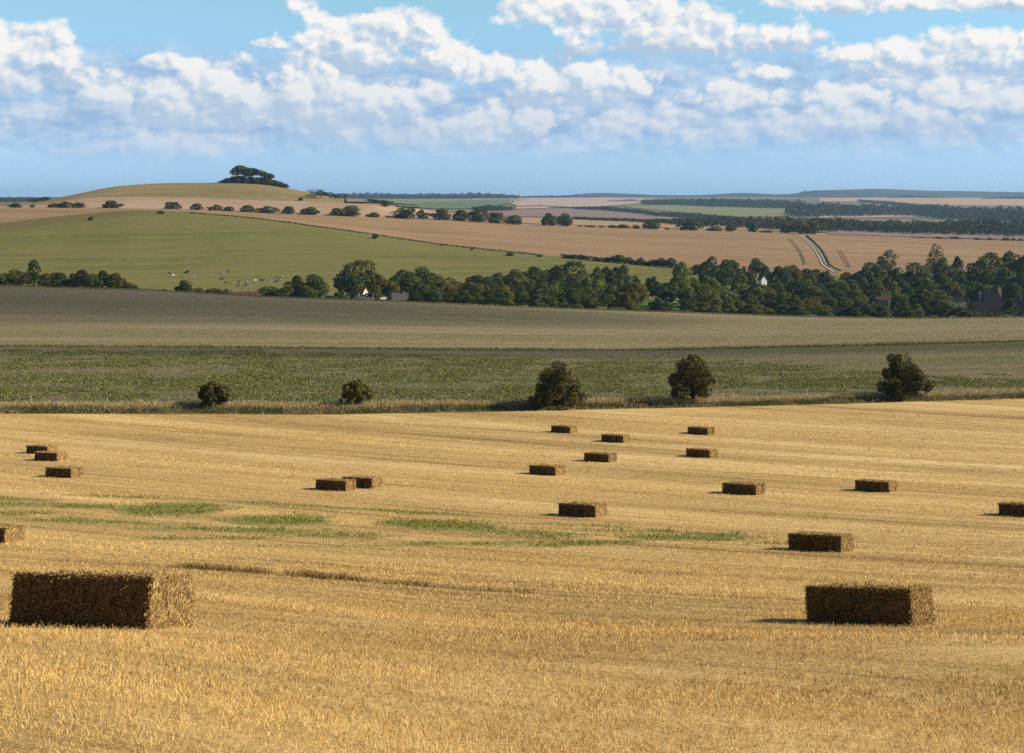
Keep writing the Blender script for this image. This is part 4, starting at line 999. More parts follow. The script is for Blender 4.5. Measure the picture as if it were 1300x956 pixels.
# leafy root crop / weeds over the green field
parts = []
n = 170000
px = rng.uniform(-150, 1450, n); a = line_d(12, px); b = line_d(13, px)
u = rng.random(n); Y = a + (b - a) * u; X = (px - CX) / F0 * Y
Z = heights(X, Y)
rows = fbm(X * .02 + Y * .01, Y * .25, 21); cl = fbm(X * .22, Y * .16, 22)
lim = np.interp(px, [-200, 0, 350, 600, 850, 1000, 1130, 1200, 1500], [.92, .92, .86, .80, .70, .50, .32, .2, .15])
dens = np.clip((cl * .75 + rows * .55 - .46) * 2.6, 0, 1) * np.clip((lim - u) * 8 + .5 + (cl - .5) * 2.5, 0, 1)
dens *= np.clip(u * 18, .25, 1)
ok = rng.random(n) < dens; X, Y, Z, cl = X[ok], Y[ok], Z[ok], cl[ok]; n = len(X)
for j in range(4):
    P = np.stack([X + rng.normal(size=n) * .22, Y + rng.normal(size=n) * .22, Z - .02], 1)
    H = rng.uniform(.05, .22, n) * (.5 + cl)
    c = np.array([[.150, .185, .046]]) * rng.uniform(.35, 1.6, (n, 1)) * (1 + rng.random((n, 1)) * np.array([[.5, .05, .2]]))
    parts.append(blades(P, H, rng.uniform(.07, .20, n), rng.normal(size=(n, 2)) * .16, c, rng))
# pale dead stems between them
n2 = 45000; px = rng.uniform(-150, 1450, n2); a = line_d(12, px); b = line_d(13, px); Y = a + (b - a) * rng.random(n2); X = (px - CX) / F0 * Y
parts.append(blades(np.stack([X, Y, heights(X, Y) - .02], 1), rng.uniform(.1, .3, n2), rng.uniform(.03, .1, n2), rng.normal(size=(n2, 2)) * .2, np.array([[.40, .32, .19]]) * rng.uniform(.5, 1.3, (n2, 1)), rng))
build_blades('root_crop', parts, M['blade'], label='patchy dark green leafy crop growing in the field beyond the verge')

# rough grass lines: far edge of the crop and edge of the fallow field
parts = []
n = 16000
px = rng.uniform(-100, 1400, n); Y = line_d(13, px) + rng.normal(size=n) * .9 + .5; X = (px - CX) / F0 * Y
br = np.where(rng.random(n)[:, None] < np.interp(px, [0, 300, 600, 1000], [.75, .6, .35, .8])[:, None], np.array([[.26, .19, .08]]), np.array([[.15, .16, .05]]))
parts.append(blades(np.stack([X, Y, heights(X, Y) - .02], 1), rng.uniform(.15, .55, n) * (.5 + fbm(X * .05, Y * .05, 3)), rng.uniform(.06, .16, n), rng.normal(size=(n, 2)) * .12, br * rng.uniform(.6, 1.3, (n, 1)), rng))
n = 16000
px = rng.uniform(-100, 1400, n); Y = line_d(15, px) + rng.normal(size=n) * 1.2 + 1; X = (px - CX) / F0 * Y
parts.append(blades(np.stack([X, Y, heights(X, Y) - .02], 1), rng.uniform(.2, .7, n), rng.uniform(.12, .3, n), rng.normal(size=(n, 2)) * .15, np.array([[.22, .19, .075]]) * rng.uniform(.5, 1.3, (n, 1)), rng))
n = 75000
px = rng.uniform(-100, 1400, n); a = line_d(13, px); bb = line_d(15, px); Y = a + (bb - a) * rng.random(n) ** 1.15; X = (px - CX) / F0 * Y
pt = fbm(X * .012, Y * .03, 41); st = fbm(X * .01 + Y * .004, Y * .35, 43); ok = rng.random(n) < np.clip((pt * .5 + st * .6 - .34) * 3, .08, 1); X, Y, pt = X[ok], Y[ok], pt[ok]; n = len(X)
cc = np.where((rng.random(n) < np.clip(pt * 1.6 - .35, .1, .9))[:, None], np.array([[.20, .20, .06]]), np.array([[.38, .28, .16]])) * rng.uniform(.65, 1.3, (n, 1))
FT = blades(np.stack([X, Y, heights(X, Y) - .02], 1), rng.uniform(.03, .12, n), rng.uniform(.15, .45, n), rng.normal(size=(n, 2)) * .12, cc, rng)
build_blades('fallow_tufts', [FT], M['blade'], label='thin patchy weeds and old straw over the fallow field')
build_blades('field_edge_grass', parts, M['blade'], label='thin lines of rough grass along the fallow field edges')

# low boundary hedge between pasture and wheat, dark hedge beside the track: long things of their own
def hedge(name, pts, h, w, col, label, per=14, dens=10):
    P = [ray(*p) for p in pts]; V, N, S, C = [], [], [], []
    for a, b in zip(P, P[1:]):
        m = int((b - a).length * per); t = rng.random(m)
        x = a.x + (b.x - a.x) * t + rng.normal(size=m) * w * .35; y = a.y + (b.y - a.y) * t + rng.normal(size=m) * w * .35
        hh = h * (.55 + .9 * fbm(x * .06, y * .06, 5)); z = heights(x, y) + hh * rng.random(m) ** .7
        V.append(np.stack([x, y, z], 1)); N.append(sph(m, rng) + [0, 0, .5]); S.append(rng.uniform(.25, .6, m)); C.append(np.array([col]) * rng.uniform(.6, 1.4, (m, 1)))
    V, N, S, C = map(np.concatenate, (V, N, S, C)); v, q = leaf_quads(V, N, S, rng)
    o = link(name, mesh_from(name, v, q, np.repeat(C, 4, 0)), M['leaf'], None, label=label, category='hedge')
bpts = [(x, float(np.interp(x, *LN[19][1])) + .2) for x in (240, 280, 330, 380, 440, 500, 560, 620, 690)]
hedge('hedge', bpts, .9, 1.2, (.075, .075, .028), 'thin low hedge running diagonally between the pasture and the wheat', 9)
hedge('hedge', [(x, float(np.interp(x, *LN[19][1])) + .2) for x in (712, 750, 800, 860)], 3.0, 2.5, (.032, .040, .013), 'dark low hedge filling the row of trees between meadow and wheat', 30)
hedge('hedge', [(1024, 300), (1033, 308), (1043, 319), (1048, 328), (1052, 337), (1060, 342), (1066, 345)], 1.0, 1.2, (.075, .085, .03), 'narrow dark green hedge along the right side of the chalk track', 16)
hedge('hedge', [(x, float(np.interp(x, *LN[21][1]))) for x in (1155, 1200, 1250, 1300, 1400)], 1.3, 2, (.045, .055, .02), 'low hedge along the ploughed strip at far right', 8)
# ---------------------------------------------------------------- fence on the verge
fr = thing('wire_fence', 'old wire fence with thin pale posts standing in the verge grass', 'fence', at(650, float(np.interp(650, *K(FENCE_D))) + 4.6))
tops = []
k = 0
for px in np.arange(-60, 1380, 33.0):
    x = px + random.uniform(-5, 5); d = float(np.interp(x, *K(FENCE_D))) + 4.6; p = at(x, d); h = random.uniform(1.15, 1.45)
    b = BM(); tl = random.uniform(-.06, .06)
    b.tube([(0, 0, -.3), (tl * .5, 0, h * .5), (tl, 0, h)], [.055, .05, .045], 7)
    o = link('post', b.mesh('post'), M['palewood'] if k % 3 == 0 else M['wood'], fr); o.location = p - fr.location
    tops.append((p + Vector((tl, -.06, h)) - fr.location)); k += 1
for f in (.12, .5):
    b = BM(); b.tube([tuple(t - Vector((0, 0, f))) for t in tops], .006, 4)
    link('wire', b.mesh('wire'), M['metal'], fr)

# ---------------------------------------------------------------- houses
def house(name, label, x, d, ridge_y, w, dep, wall_h, roof_h, yaw, wallm, roofm, chimneys=(), windows=3, door=True, hip=False, group=None, storeys=1):
    """ridge runs along local x; base sunk so that the ridge is seen at row ridge_y"""
    p = at(x, d); ztop = -(ridge_y - HY) / F0 * d; base = ztop - wall_h - roof_h
    root = thing(name, label, 'house' if 'barn' not in name and 'shed' not in name else 'farm building', (p.x, p.y, min(base, p.z - .1) if base > p.z else base), R(yaw), group)
    if base > p.z: wall_h2 = ztop - roof_h - p.z + .1
    else: wall_h2 = wall_h
    W, D = w / 2, dep / 2; e = .35
    b = BM(); b.box((0, 0, wall_h2 / 2), (w, dep, wall_h2))
    if not hip:
        for s in (-1, 1):   # gables
            b.prism([(-D, wall_h2), (D, wall_h2), (0, wall_h2 + roof_h - .08)], s * (W - .3), s * W)
            for v in b.b.verts[-6:]: pass
    bm_ = b.b
    if not hip:
        bm_.verts.ensure_lookup_table()
        for v in bm_.verts[8:]:
            v.co.x, v.co.y = v.co.y, v.co.x
    wm = link('wall', b.mesh('wall'), wallm, root)
    b = BM(); t = .16; zt = wall_h2 + roof_h; ze = wall_h2 - e * roof_h / D
    hx = W * .45 if hip else 0
    for s in (-1, 1):
        a = [(-W - e, s * (D + e), ze), (W + e, s * (D + e), ze), (W + e - hx * 1.6, 0, zt), (-W - e + hx * 1.6, 0, zt)]
        lo = [(q[0], q[1], q[2] - t) for q in a]
        va = [b.b.verts.new(q) for q in a]; vl = [b.b.verts.new(q) for q in lo]
        b.b.faces.new(va); b.b.faces.new(vl[::-1])
        for i in range(4): b.b.faces.new((va[i], vl[i], vl[(i + 1) % 4], va[(i + 1) % 4]))
    if hip:
        for s in (-1, 1): b.poly([(s * (W + e), -D - e, ze), (s * (W + e), D + e, ze), (s * (W + e - hx * 1.6), 0, zt)])
    rf = link('roof', b.mesh('roof'), roofm, root)
    for cx, ch, cw in chimneys:
        b = BM(); zb = zt - .9 if abs(cx) < .49 else zt - roof_h - 1.5
        b.box((cx * w, 0, (zb + zt + ch) / 2), (cw, cw, zt + ch - zb)); b.box((cx * w, 0, zt + ch - .12), (cw + .14, cw + .14, .16))
        c = link('chimney', b.mesh('chimney'), M['pale_brick'], rf)
        b = BM()
        for s in (-1, 1): b.tube([(cx * w + s * cw * .22, 0, zt + ch - .04), (cx * w + s * cw * .22, 0, zt + ch + .38)], [.12, .10], 8)
        link('chimney_pot', b.mesh('chimney_pot'), M['red_tile'], c)
    for st in range(storeys):
        zc = wall_h2 - .95 - 2.4 * st
        if zc < 1: break
        for k in range(windows):
            wx = (-.5 + (k + .5) / windows) * w
            if st == storeys - 1 and door and k == windows // 2: continue
            b = BM(); y = -D - .03
            for q in ((0, .62, 1.1, .09), (0, -.62, 1.1, .09)): b.box((wx + q[0], y, zc + q[1]), (q[2] + .09, .1, q[3]))
            for q in (-.55, 0, .55): b.box((wx + q, y, zc), (.08, .09, 1.15))
            f = link('window', b.mesh('window'), M['frame'], root)
            b = BM(); b.box((wx, y + .025, zc), (1.02, .03, 1.15)); link('pane', b.mesh('pane'), M['glass'], f)
    if windows and W > 1.5:            # gable window on the lit right side
        b = BM(); zc = wall_h2 - .9
        for q in (-.5, .5): b.box((W + .03, q, zc), (.1, .08, 1.1)); b.box((W + .03, 0, zc + q), (.1, 1.1, .08))
        f = link('window', b.mesh('window'), M['frame'], root)
        b = BM(); b.box((W + .01, 0, zc), (.03, .92, .92)); link('pane', b.mesh('pane'), M['glass'], f)
    if door:
        b = BM(); b.box((0, -D - .03, 1.0), (.95, .08, 2.0)); link('door', b.mesh('door'), M['wood'], root)
    return root
S = lambda px, d: px * d / F0
house('cottage', 'low brown roofed row of cottages with four orange chimneys, left of the bushes', 310, 640, 370.2, S(38, 640), 6, 2.4, 2.0, 3, M['brick'], M['brown_tile'], [(-.40, 1.0, .6), (-.06, .7, .6), (.16, 1.0, .6), (.46, 1.1, .75)], 5)
house('barn', 'long low pale roofed barn behind the field crest', 397, 640, 374.0, S(38, 640), 8, 2.6, 1.6, -4, M['flint'], M['pale_slate'], [(-.48, .8, .6)], 0, False)
house('barn', 'long dark slate barn roof just left of a lone orange chimney', 425, 630, 375.4, S(22, 630), 7, 2.6, 2.0, -4, M['flint'], M['slate'], [(.53, 1.5, .75)], 0, False)
house('house', 'red roofed house with white gable below the big tree', 459, 655, 364.2, S(12, 655), 4.6, 5.2, 2.3, -28, M['render'], M['red_tile'], [(-.42, .8, .7)], 2, True, storeys=2)
house('cottage', 'grey roofed cottage with orange chimneys at both ends', 464, 625, 376.2, S(19, 625), 5.5, 2.6, 1.9, -3, M['render'], M['pale_slate'], [(-.50, 1.6, .85), (.50, 1.2, .7)], 3)
house('cottage', 'purple slate roofed cottage with one chimney among dark trees', 511, 625, 371.5, S(26, 625), 7, 3.2, 2.9, 6, M['flint'], M['pale_slate'], [(.05, .7, .8)], 3)
house('house', 'white gabled house glimpsed among trees right of the meadow', 968, 735, 348.5, S(7, 735), 3.6, 3.0, 2.2, -62, M['render'], M['brown_tile'], (), 2, True)
house('house', 'brick house with white framed end and chimney, deep in the trees', 1121, 606, 374.5, S(16, 606), 5, 4.8, 1.6, -18, M['brick'], M['brown_tile'], [(-.1, .9, .6)], 3, True, storeys=2)
house('barn', 'dark blue slate roof showing between bushes below the wood', 1067, 592, 390.5, S(27, 592), 8, 1.6, 3.2, 5, M['flint'], M['slate'], (), 0, False)
house('house', 'farmhouse with steep dark roof and two tall pale chimneys at right', 1257, 632, 370.0, S(22, 632), 7, 4.0, 4.6, 8, M['brick'], M['slate'], [(-.62, -.2, .85), (.56, 1.5, 1.35)], 3, True, storeys=1)
house('cottage', 'low slate range with brick wall in front of the farmhouse', 1254, 612, 384.0, S(42, 612), 6, 3.0, 2.5, 4, M['brick'], M['slate'], (), 4, True)
house('shed', 'small slate lean to shed left of the farmhouse range', 1232, 594, 393.0, S(16, 594), 4, 1.8, 1.3, 2, M['flint'], M['slate'], (), 0, False)
house('house', 'pink brick gabled house with grey roof at the right edge', 1303, 610, 381.5, S(26, 610), 7, 3.6, 3.6, -40, M['brick'], M['pale_slate'], (), 3, True)
house('shed', 'small dark slate roof among trees, left of the farmhouse', 1216, 668, 376.5, S(15, 668), 4, 2.2, 1.5, 4, M['flint'], M['slate'], (), 0, False)

# white lean-to conservatory beside the grey cottage
p = at(487, 622); zt = -(377.3 - HY) / F0 * 622
root = thing('greenhouse', 'small white framed lean to greenhouse right of the grey cottage', 'greenhouse', (p.x, p.y, min(p.z, zt - 2.2)), R(-10))
hh = zt - root.location.z
b = BM()
for x in (-1.2, -.4, .4, 1.2):
    b.box((x, -.8, (hh - .9) / 2), (.09, .09, hh - .9)); b.tube([(x, -.8, hh - .9), (x, .8, hh)], .05, 4)
b.box((0, -.8, hh - .9), (2.5, .1, .1)); b.box((0, .8, hh), (2.5, .1, .1)); b.box((0, -.8, .3), (2.5, .12, .6))
link('frame', b.mesh('frame'), M['frame'], root)
b = BM(); b.poly([(-1.2, -.78, hh - .88), (1.2, -.78, hh - .88), (1.2, .8, hh - .02), (-1.2, .8, hh - .02)]); link('roof_pane', b.mesh('roof_pane'), M['render'], root)

# ---------------------------------------------------------------- cows
def skin_body(name, verts, edges, radii):
    me = bpy.data.meshes.new(name); me.from_pydata(verts, edges, []); me.update()
    o = bpy.data.objects.new(name, me); COL.objects.link(o)
    md = o.modifiers.new('s', 'SKIN'); md.use_smooth_shade = True
    for v, r in zip(me.skin_vertices[0].data, radii): v.radius = r if isinstance(r, tuple) else (r, r)
    me.skin_vertices[0].data[0].use_root = True
    o.modifiers.new('d', 'SUBSURF').levels = 1
    bpy.context.view_layer.update()
    out = bpy.data.meshes.new_from_object(o.evaluated_get(bpy.context.evaluated_depsgraph_get()))
    bpy.data.objects.remove(o); out.name = name
    return out
def cow_mesh(kind):
    # spine: pelvis root, belly, chest, neck, head, muzzle; legs with joints
    hx = {'stand': [(.95, 0, 1.45), (1.30, 0, 1.62), (1.62, 0, 1.40)], 'graze': [(.98, 0, 1.05), (1.22, 0, .62), (1.36, 0, .22)], 'lie': [(.95, 0, 1.45), (1.28, 0, 1.62), (1.58, 0, 1.42)]}[kind]
    v = [(-.75, 0, 1.18), (-.1, 0, 1.08), (.62, 0, 1.15)] + hx; r = [(.30, .33), (.36, .40), (.31, .36), (.17, .2), (.13, .15), (.08, .09)]
    e = [(0, 1), (1, 2), (2, 3), (3, 4), (4, 5)]
    for s in (-1, 1):
        n = len(v); v += [(-.82, s * .2, .85), (-.95, s * .2, .52), (-.88, s * .2, .04)]; r += [.16, .075, .06]; e += [(0, n), (n, n + 1), (n + 1, n + 2)]
        n = len(v); v += [(.66, s * .18, .75), (.68, s * .18, .42), (.66, s * .18, .04)]; r += [.12, .075, .06]; e += [(2, n), (n, n + 1), (n + 1, n + 2)]
        n = len(v); v += [(hx[1][0] - .06, s * .2, hx[1][2] + .08)]; r += [.035]; e += [(4, n)]
    n = len(v); v += [(-1.12, 0, 1.28), (-1.2, 0, .75)]; r += [.04, .03]; e += [(0, n), (n, n + 1)]
    m = skin_body('cow', v, e, r)
    if kind == 'lie':
        for q in m.vertices:
            z = q.co.z
            q.co.z = max(.02, (z - .62) * .92) if z > .66 else .02 + z * .12
            if z < .66: q.co.y *= 1.9
    m.materials.append(M['cow']); return m
COWM = [cow_mesh('graze'), cow_mesh('stand'), cow_mesh('lie')]
CW = [(208, 77), (230, 95), (328, 72), (342, 65), (300, 103), (383, 95), (613, 70), (645, 60), (600, 120), (625, 140), (688, 142), (727, 133), (727, 155), (727, 172), (775, 112), (822, 130), (797, 138), (782, 165), (820, 170), (855, 133), (895, 120), (905, 130), (935, 118), (960, 135), (1008, 108), (1045, 108), (1042, 122), (1010, 140)]
cows = sorted([(180 + a / 5.91, 335 + b / 5.91) for a, b in CW])
for k, (x, y) in enumerate(cows):
    side = 'left group above the bushy tree' if x < 250 else 'scattered herd on the pasture' if x < 325 else 'right group by the dark bushes'
    same = [q for q in cows if (q[0] < 250) == (x < 250) and (q[0] < 325) == (x < 325)]
    p = ray(x, y + .8); km = k % 3
    ps = ('grazing', 'standing', 'lying')[km]
    o = link('cow', COWM[km], None, None, label='%s black and white cow, %s from left in the %s' % (ps, ordinal(same.index((x, y))), side), category='cow', group='cows grazing on the pasture')
    o.location = p - Vector((0, 0, .02)); o.rotation_euler = (0, 0, random.uniform(0, 6.28)); o.scale = (1.05,) * 3

# ---------------------------------------------------------------- small cars by the meadow
def car(x, d, yaw, label, s=1.0):
    p = at(x, d); root = thing('parked_car', label, 'car', p + Vector((0, 0, .25)), R(yaw))
    b = BM(); prof = [(-2.1, .35), (-2.1, .85), (-1.75, .98), (-1.2, 1.02), (1.0, .98), (1.95, .80), (2.1, .55), (2.1, .35)]
    b.prism(prof, -.85, .85); link('body', b.mesh('body'), M['carpaint'], root)
    b = BM(); b.prism([(-1.7, 1.0), (-1.3, 1.47), (.25, 1.50), (1.0, 1.0)], -.72, .72); link('cabin', b.mesh('cabin'), M['glass'], root)
    b = BM(); b.prism([(-1.32, 1.472), (-1.25, 1.54), (.2, 1.56), (.28, 1.50)], -.74, .74); link('car_roof', b.mesh('car_roof'), M['carpaint'], root)
    for wx in (-1.3, 1.3):
        for s in (-1, 1):
            b = BM(); b.tube([(wx, s * .72, .33), (wx, s * .9, .33)], .33, 14); w = link('wheel', b.mesh('wheel'), M['rubber'], root)
            b = BM(); b.tube([(wx, s * .89, .33), (wx, s * .915, .33)], .2, 10); link('rim', b.mesh('rim'), M['metal'], w)
car(849, 700, 12, 'small white car among trees at the top of the bright meadow, left one')
car(858, 690, -20, 'small white car parked under the tall light green tree, right one')

# ---------------------------------------------------------------- far mast and white tower
p = ray(731, 250.2); h = 9.5 * p.y / F0
root = thing('radio_mast', 'thin lattice radio mast on the skyline right of centre', 'mast', p)
b = BM()
for k in range(4):
    a = k * math.pi / 2; b.tube([(2.0 * math.cos(a), 2.0 * math.sin(a), -1), (.5 * math.cos(a), .5 * math.sin(a), h)], [.28, .16], 5)
for k in range(10):
    z0, z1 = h * k / 10, h * (k + 1) / 10
    for q in range(4):
        a, c = q * math.pi / 2, (q + 1) * math.pi / 2; r0, r1 = 2 - 1.5 * k / 10, 2 - 1.5 * (k + 1) / 10
        b.tube([(r0 * math.cos(a), r0 * math.sin(a), z0), (r1 * math.cos(c), r1 * math.sin(c), z1)], .12, 4)
link('lattice', b.mesh('lattice'), M['metal'], root)
b = BM(); b.tube([(0, 0, h - 1), (0, 0, h + 4)], .15, 6); link('antenna', b.mesh('antenna'), M['metal'], root)
p = ray(660, 251); root = thing('water_tower', 'tiny white tower rising from the far tree line at centre', 'tower', p)
s = p.y / F0
b = BM(); b.tube([(0, 0, -1), (0, 0, 4.2 * s), (0, 0, 4.4 * s)], [.9 * s, .7 * s, 1.0 * s], 12); link('shaft', b.mesh('shaft'), M['render'], root)
b = BM(); b.tube([(0, 0, 4.4 * s), (0, 0, 5.2 * s), (0, 0, 5.6 * s)], [1.0 * s, .9 * s, .3 * s], 12); link('tank', b.mesh('tank'), M['render'], root)

# ---------------------------------------------------------------- far woods (each a mass too far to count)
CL = []
for s in range(5):
    V, Q, C = crown_data(200 + s, 'round', 190, .085, (.040, .050, .018), nblob=10, br=(.22, .32)); CL.append((V, Q, C))
def wood(label, pts, depth, cw, rows, tone=(1, 1, 1), jit=.25, hmin=.6):
    """pts: (x, base row, top row) in the photo; crowns scattered from the front edge back over depth metres"""
    xs = [p[0] for p in pts]; VV, QQ, CC = [], [], []; off = 0
    for r in range(rows):
        x = xs[0] + rng.random() * 3
        while x < xs[-1]:
            yb, yt = np.interp(x, xs, [p[1] for p in pts]), np.interp(x, xs, [p[2] for p in pts])
            f = ray(x, yb); d = f.y + depth * (r + rng.random() * .8) / rows
            px = x + rng.normal() * .5
            p = at(px, d); zt = -(yt + (yb - yt) * .22 * rng.random() - HY) / F0 * d
            if r == 0: zt = -(yb - (yb - yt) * rng.uniform(.45, .8) - HY) / F0 * d if rows > 1 else zt
            h = max(zt - p.z, 5.0) ; h = min(h, 30) if d < 3500 else h
            w = max(cw * rng.uniform(.75, 1.3), h * rng.uniform(.65, .95))
            V, Q, C = CL[rng.integers(len(CL))]; a = rng.random() * 6.28; ca, sa = math.cos(a), math.sin(a)
            v = np.stack([(V[:, 0] * ca - V[:, 1] * sa) * w + p.x, (V[:, 0] * sa + V[:, 1] * ca) * w + p.y, V[:, 2] * h + p.z - h * .12], 1)
            VV.append(v); QQ.append(Q + off); CC.append(C * np.array(tone) * rng.uniform(.65, 1.35) * np.array([rng.uniform(.9, 1.25), 1, 1])); off += len(v)
            x += w * F0 / d * .48 * rng.uniform(.7, 1.2)
    o = link('distant_wood', mesh_from('distant_wood', np.concatenate(VV), np.concatenate(QQ), np.clip(np.concatenate(CC), 0, 1)), M['leaf'], None, kind='stuff', label=label, category='wood')
    return o
wood('long dark wood along the skyline right of the hill', [(396, 252.6, 246.5), (430, 252.6, 243.5), (460, 252.8, 242.8), (490, 252.8, 243), (520, 252.8, 244.5), (545, 252.6, 243.5), (580, 252.6, 244), (610, 252.6, 242.5), (635, 252.5, 244), (660, 252.4, 246.5)], 260, 20, 3)
wood('thin dark tree line on the skyline below the mast', [(660, 251.5, 248.5), (690, 251.3, 247), (720, 251.2, 247.4), (760, 251, 248.8)], 200, 13, 2)
wood('blue wood on the horizon at the left edge', [(-40, 256, 250), (0, 257.5, 248.5), (25, 257, 248.5), (45, 256.5, 249.5), (62, 254.5, 251)], 200, 13, 3)
wood('band of mixed trees above the long yellow green field', [(815, 260.5, 252), (840, 261, 251), (870, 261.8, 250.5), (905, 263.3, 249.5), (940, 264, 250), (980, 265.4, 250), (1015, 266, 252)], 420, 12, 4)
wood('dark wood belt running down to the right beyond the ploughed field', [(728, 265.8, 261.5), (760, 267.2, 260.8), (772, 268, 260), (800, 270.5, 264), (815, 272, 264.5), (835, 275, 268), (870, 277.5, 267.5), (905, 279.5, 271), (935, 281.5, 273)], 260, 11, 4)
wood('low dark strip of trees behind the central hedge', [(727, 279.2, 274), (760, 280.8, 276.2), (790, 281.6, 276.8), (820, 283.2, 275.5), (850, 284.5, 277.5), (890, 286, 280)], 60, 9, 2)
wood('grey green wood behind the track top bushes', [(835, 284.5, 276), (870, 287, 275), (910, 289, 273.5), (945, 291, 272.5), (985, 293.5, 272), (1010, 295.5, 270.5), (1030, 296.5, 271.5), (1060, 296, 275)], 320, 12, 4, (1.1, 1.05, 1.15))
wood('long dark near wood above the ploughed strip at right', [(1040, 293.2, 274), (1060, 294, 272), (1100, 295.5, 276), (1150, 297.5, 277.5), (1190, 298.5, 277), (1215, 299, 275), (1245, 300, 273), (1275, 301, 275.5), (1310, 302, 276), (1400, 304, 276)], 420, 12, 5)
wood('hazy wood in the middle of the right hand valley', [(1000, 276, 255), (1030, 277, 253.5), (1055, 275, 252.5), (1080, 276, 256), (1110, 275, 256), (1130, 274, 258.5), (1160, 275, 260.5), (1200, 277, 260)], 700, 12, 5, (1.05, 1.0, 1.1))
wood('broad hazy wood filling the far right valley', [(1090, 258, 252.6), (1130, 261.5, 254.5), (1160, 272, 256.5), (1190, 279, 257), (1230, 281, 260.5), (1260, 283, 258.5), (1300, 284, 260), (1400, 285, 260)], 900, 12, 6, (1.0, 1.0, 1.05))
wood('small blue wood on the far slope left of centre', [(600, 267.5, 260.5), (618, 268, 258.3), (635, 268, 258.5), (650, 267, 261)], 120, 10, 3)
wood('low blue tree line below the far slope, right of the dark round tree', [(468, 257.5, 255.5), (500, 260.5, 258.4), (530, 262, 260)], 80, 9, 2)
wood('thin belt of trees crossing the far pink stubble', [(655, 263.2, 260.5), (690, 262.5, 260), (700, 263.5, 260.3), (730, 264.5, 262)], 50, 9, 1)
wood('dotted trees along the edge of the small green strip', [(770, 256.2, 253.8), (790, 256, 253), (800, 255.8, 251.5), (812, 256, 253.5)], 40, 9, 1)
wood('dark tree line under the right hand ridge', [(1125, 251.6, 248.6), (1150, 251.4, 247), (1180, 251.5, 248.6), (1200, 251.6, 250)], 150, 14, 2)
wood('dark tree line at the right edge under the ridge', [(1245, 252.6, 250.6), (1275, 252.8, 247.8), (1300, 253, 247.5), (1400, 253, 247.5)], 150, 14, 2)
wood('wooded crest of the far right ridge', [(1016, 247, 241.2), (1040, 245, 240.6), (1060, 244, 241.3)], 300, 20, 2)

# ---------------------------------------------------------------- air
hz, t, b, o = new_mat('haze air'); t.n.remove(b)
pv = t.node('ShaderNodeVolumePrincipled'); pv.inputs['Color'].default_value = (.42, .68, 1.0, 1); pv.inputs['Density'].default_value = HAZE; pv.inputs['Anisotropy'].default_value = .25
t.l.new(pv.outputs[0], o.inputs['Volume'])
b = BM(); b.box((300, 6900, -6), (13000, 14400, 160)); link('haze', b.mesh('haze'), hz, None, kind='stuff', label='thin blue summer haze over the valley')


# ---------------------------------------------------------------- a low cloud up the sun's way, above the frame: its shadow lies over the left of the fallow field
SE, SA = R(31), R(SUN_AZ)
sd = Vector((math.sin(SA) * math.cos(SE), math.cos(SA) * math.cos(SE), math.sin(SE)))
def shade_cloud(gx, gy, rx, ry, thick, dens, label, seed):
    b = bmesh.new(); bmesh.ops.create_icosphere(b, subdivisions=5, radius=1.0)
    c = Vector((gx, gy, ground(gx, gy))) + sd * 1250
    for v in b.verts:
        p = v.co; n = fbm(np.array([p.x * 1.6 + seed]), np.array([p.y * 1.6 + p.z]), seed)[0] - .5
        k = 1 + .75 * n
        v.co = (p.x * rx * k, p.y * ry * k, (p.z * thick * k if p.z > 0 else p.z * thick * .45))
    m = bpy.data.meshes.new('cloud'); b.to_mesh(m); b.free()
    o = link('cloud', m, M['vapour'], None, kind='stuff', label=label); o.location = c
mt, t, b, o = new_mat('cloud vapour'); t.n.remove(b)
pv = t.node('ShaderNodeVolumePrincipled'); pv.inputs['Color'].default_value = (1, 1, 1, 1); pv.inputs['Density'].default_value = .0052; pv.inputs['Anisotropy'].default_value = .3
t.l.new(pv.outputs[0], o.inputs['Volume']); M['vapour'] = mt
shade_cloud(-130, 470, 190, 120, 75, .02, 'white cloud high on the right above the view, shading the left middle fields', 3)
shade_cloud(70, 273, 190, 15, 40, .02, 'added thin cloud, unseen above the view, shading the far strip of the green crop', 8)  # added out of view, stretched thin so its shadow darkens this strip
# ---------------------------------------------------------------- light, sky
SE, SA = R(31), R(SUN_AZ)
sd = Vector((math.sin(SA) * math.cos(SE), math.cos(SA) * math.cos(SE), math.sin(SE)))
sun = bpy.data.lights.new('sun', 'SUN'); sun.energy = SUN; sun.angle = R(.53); sun.color = (1.0, .93, .80)
so = bpy.data.objects.new('sun', sun); COL.objects.link(so); so.rotation_euler = (-sd).to_track_quat('-Z', 'Y').to_euler()

w = bpy.data.worlds.new('World'); SC.world = w; w.use_nodes = True
t = NT(w.node_tree); t.n.clear()
out = t.node('ShaderNodeOutputWorld')
sky = t.node('ShaderNodeTexSky', sky_type='NISHITA'); sky.sun_disc = False; sky.sun_elevation = SE; sky.sun_rotation = SA; sky.dust_density = .1; sky.ozone_density = 1.0; sky.air_density = 1.0; sky.altitude = 800
dirv = t.node('ShaderNodeTexCoord').outputs['Generated']
dx, dy, dz = t.xyz(t.vm('NORMALIZE', dirv))
az = t.m('ARCTAN2', dx, dy); el = t.m('ARCSINE', dz)
A = t.comb(t.m('MULTIPLY_ADD', az, 18.05, 6.5), t.m('MULTIPLY_ADD', el, -18.05, 2.5))   # angle units: 100 photo px
def ap(x, y): return (6.5 + 18.05 * math.atan((x - CX) / F0), 2.5 - 18.05 * math.atan((HY - y) / F0))
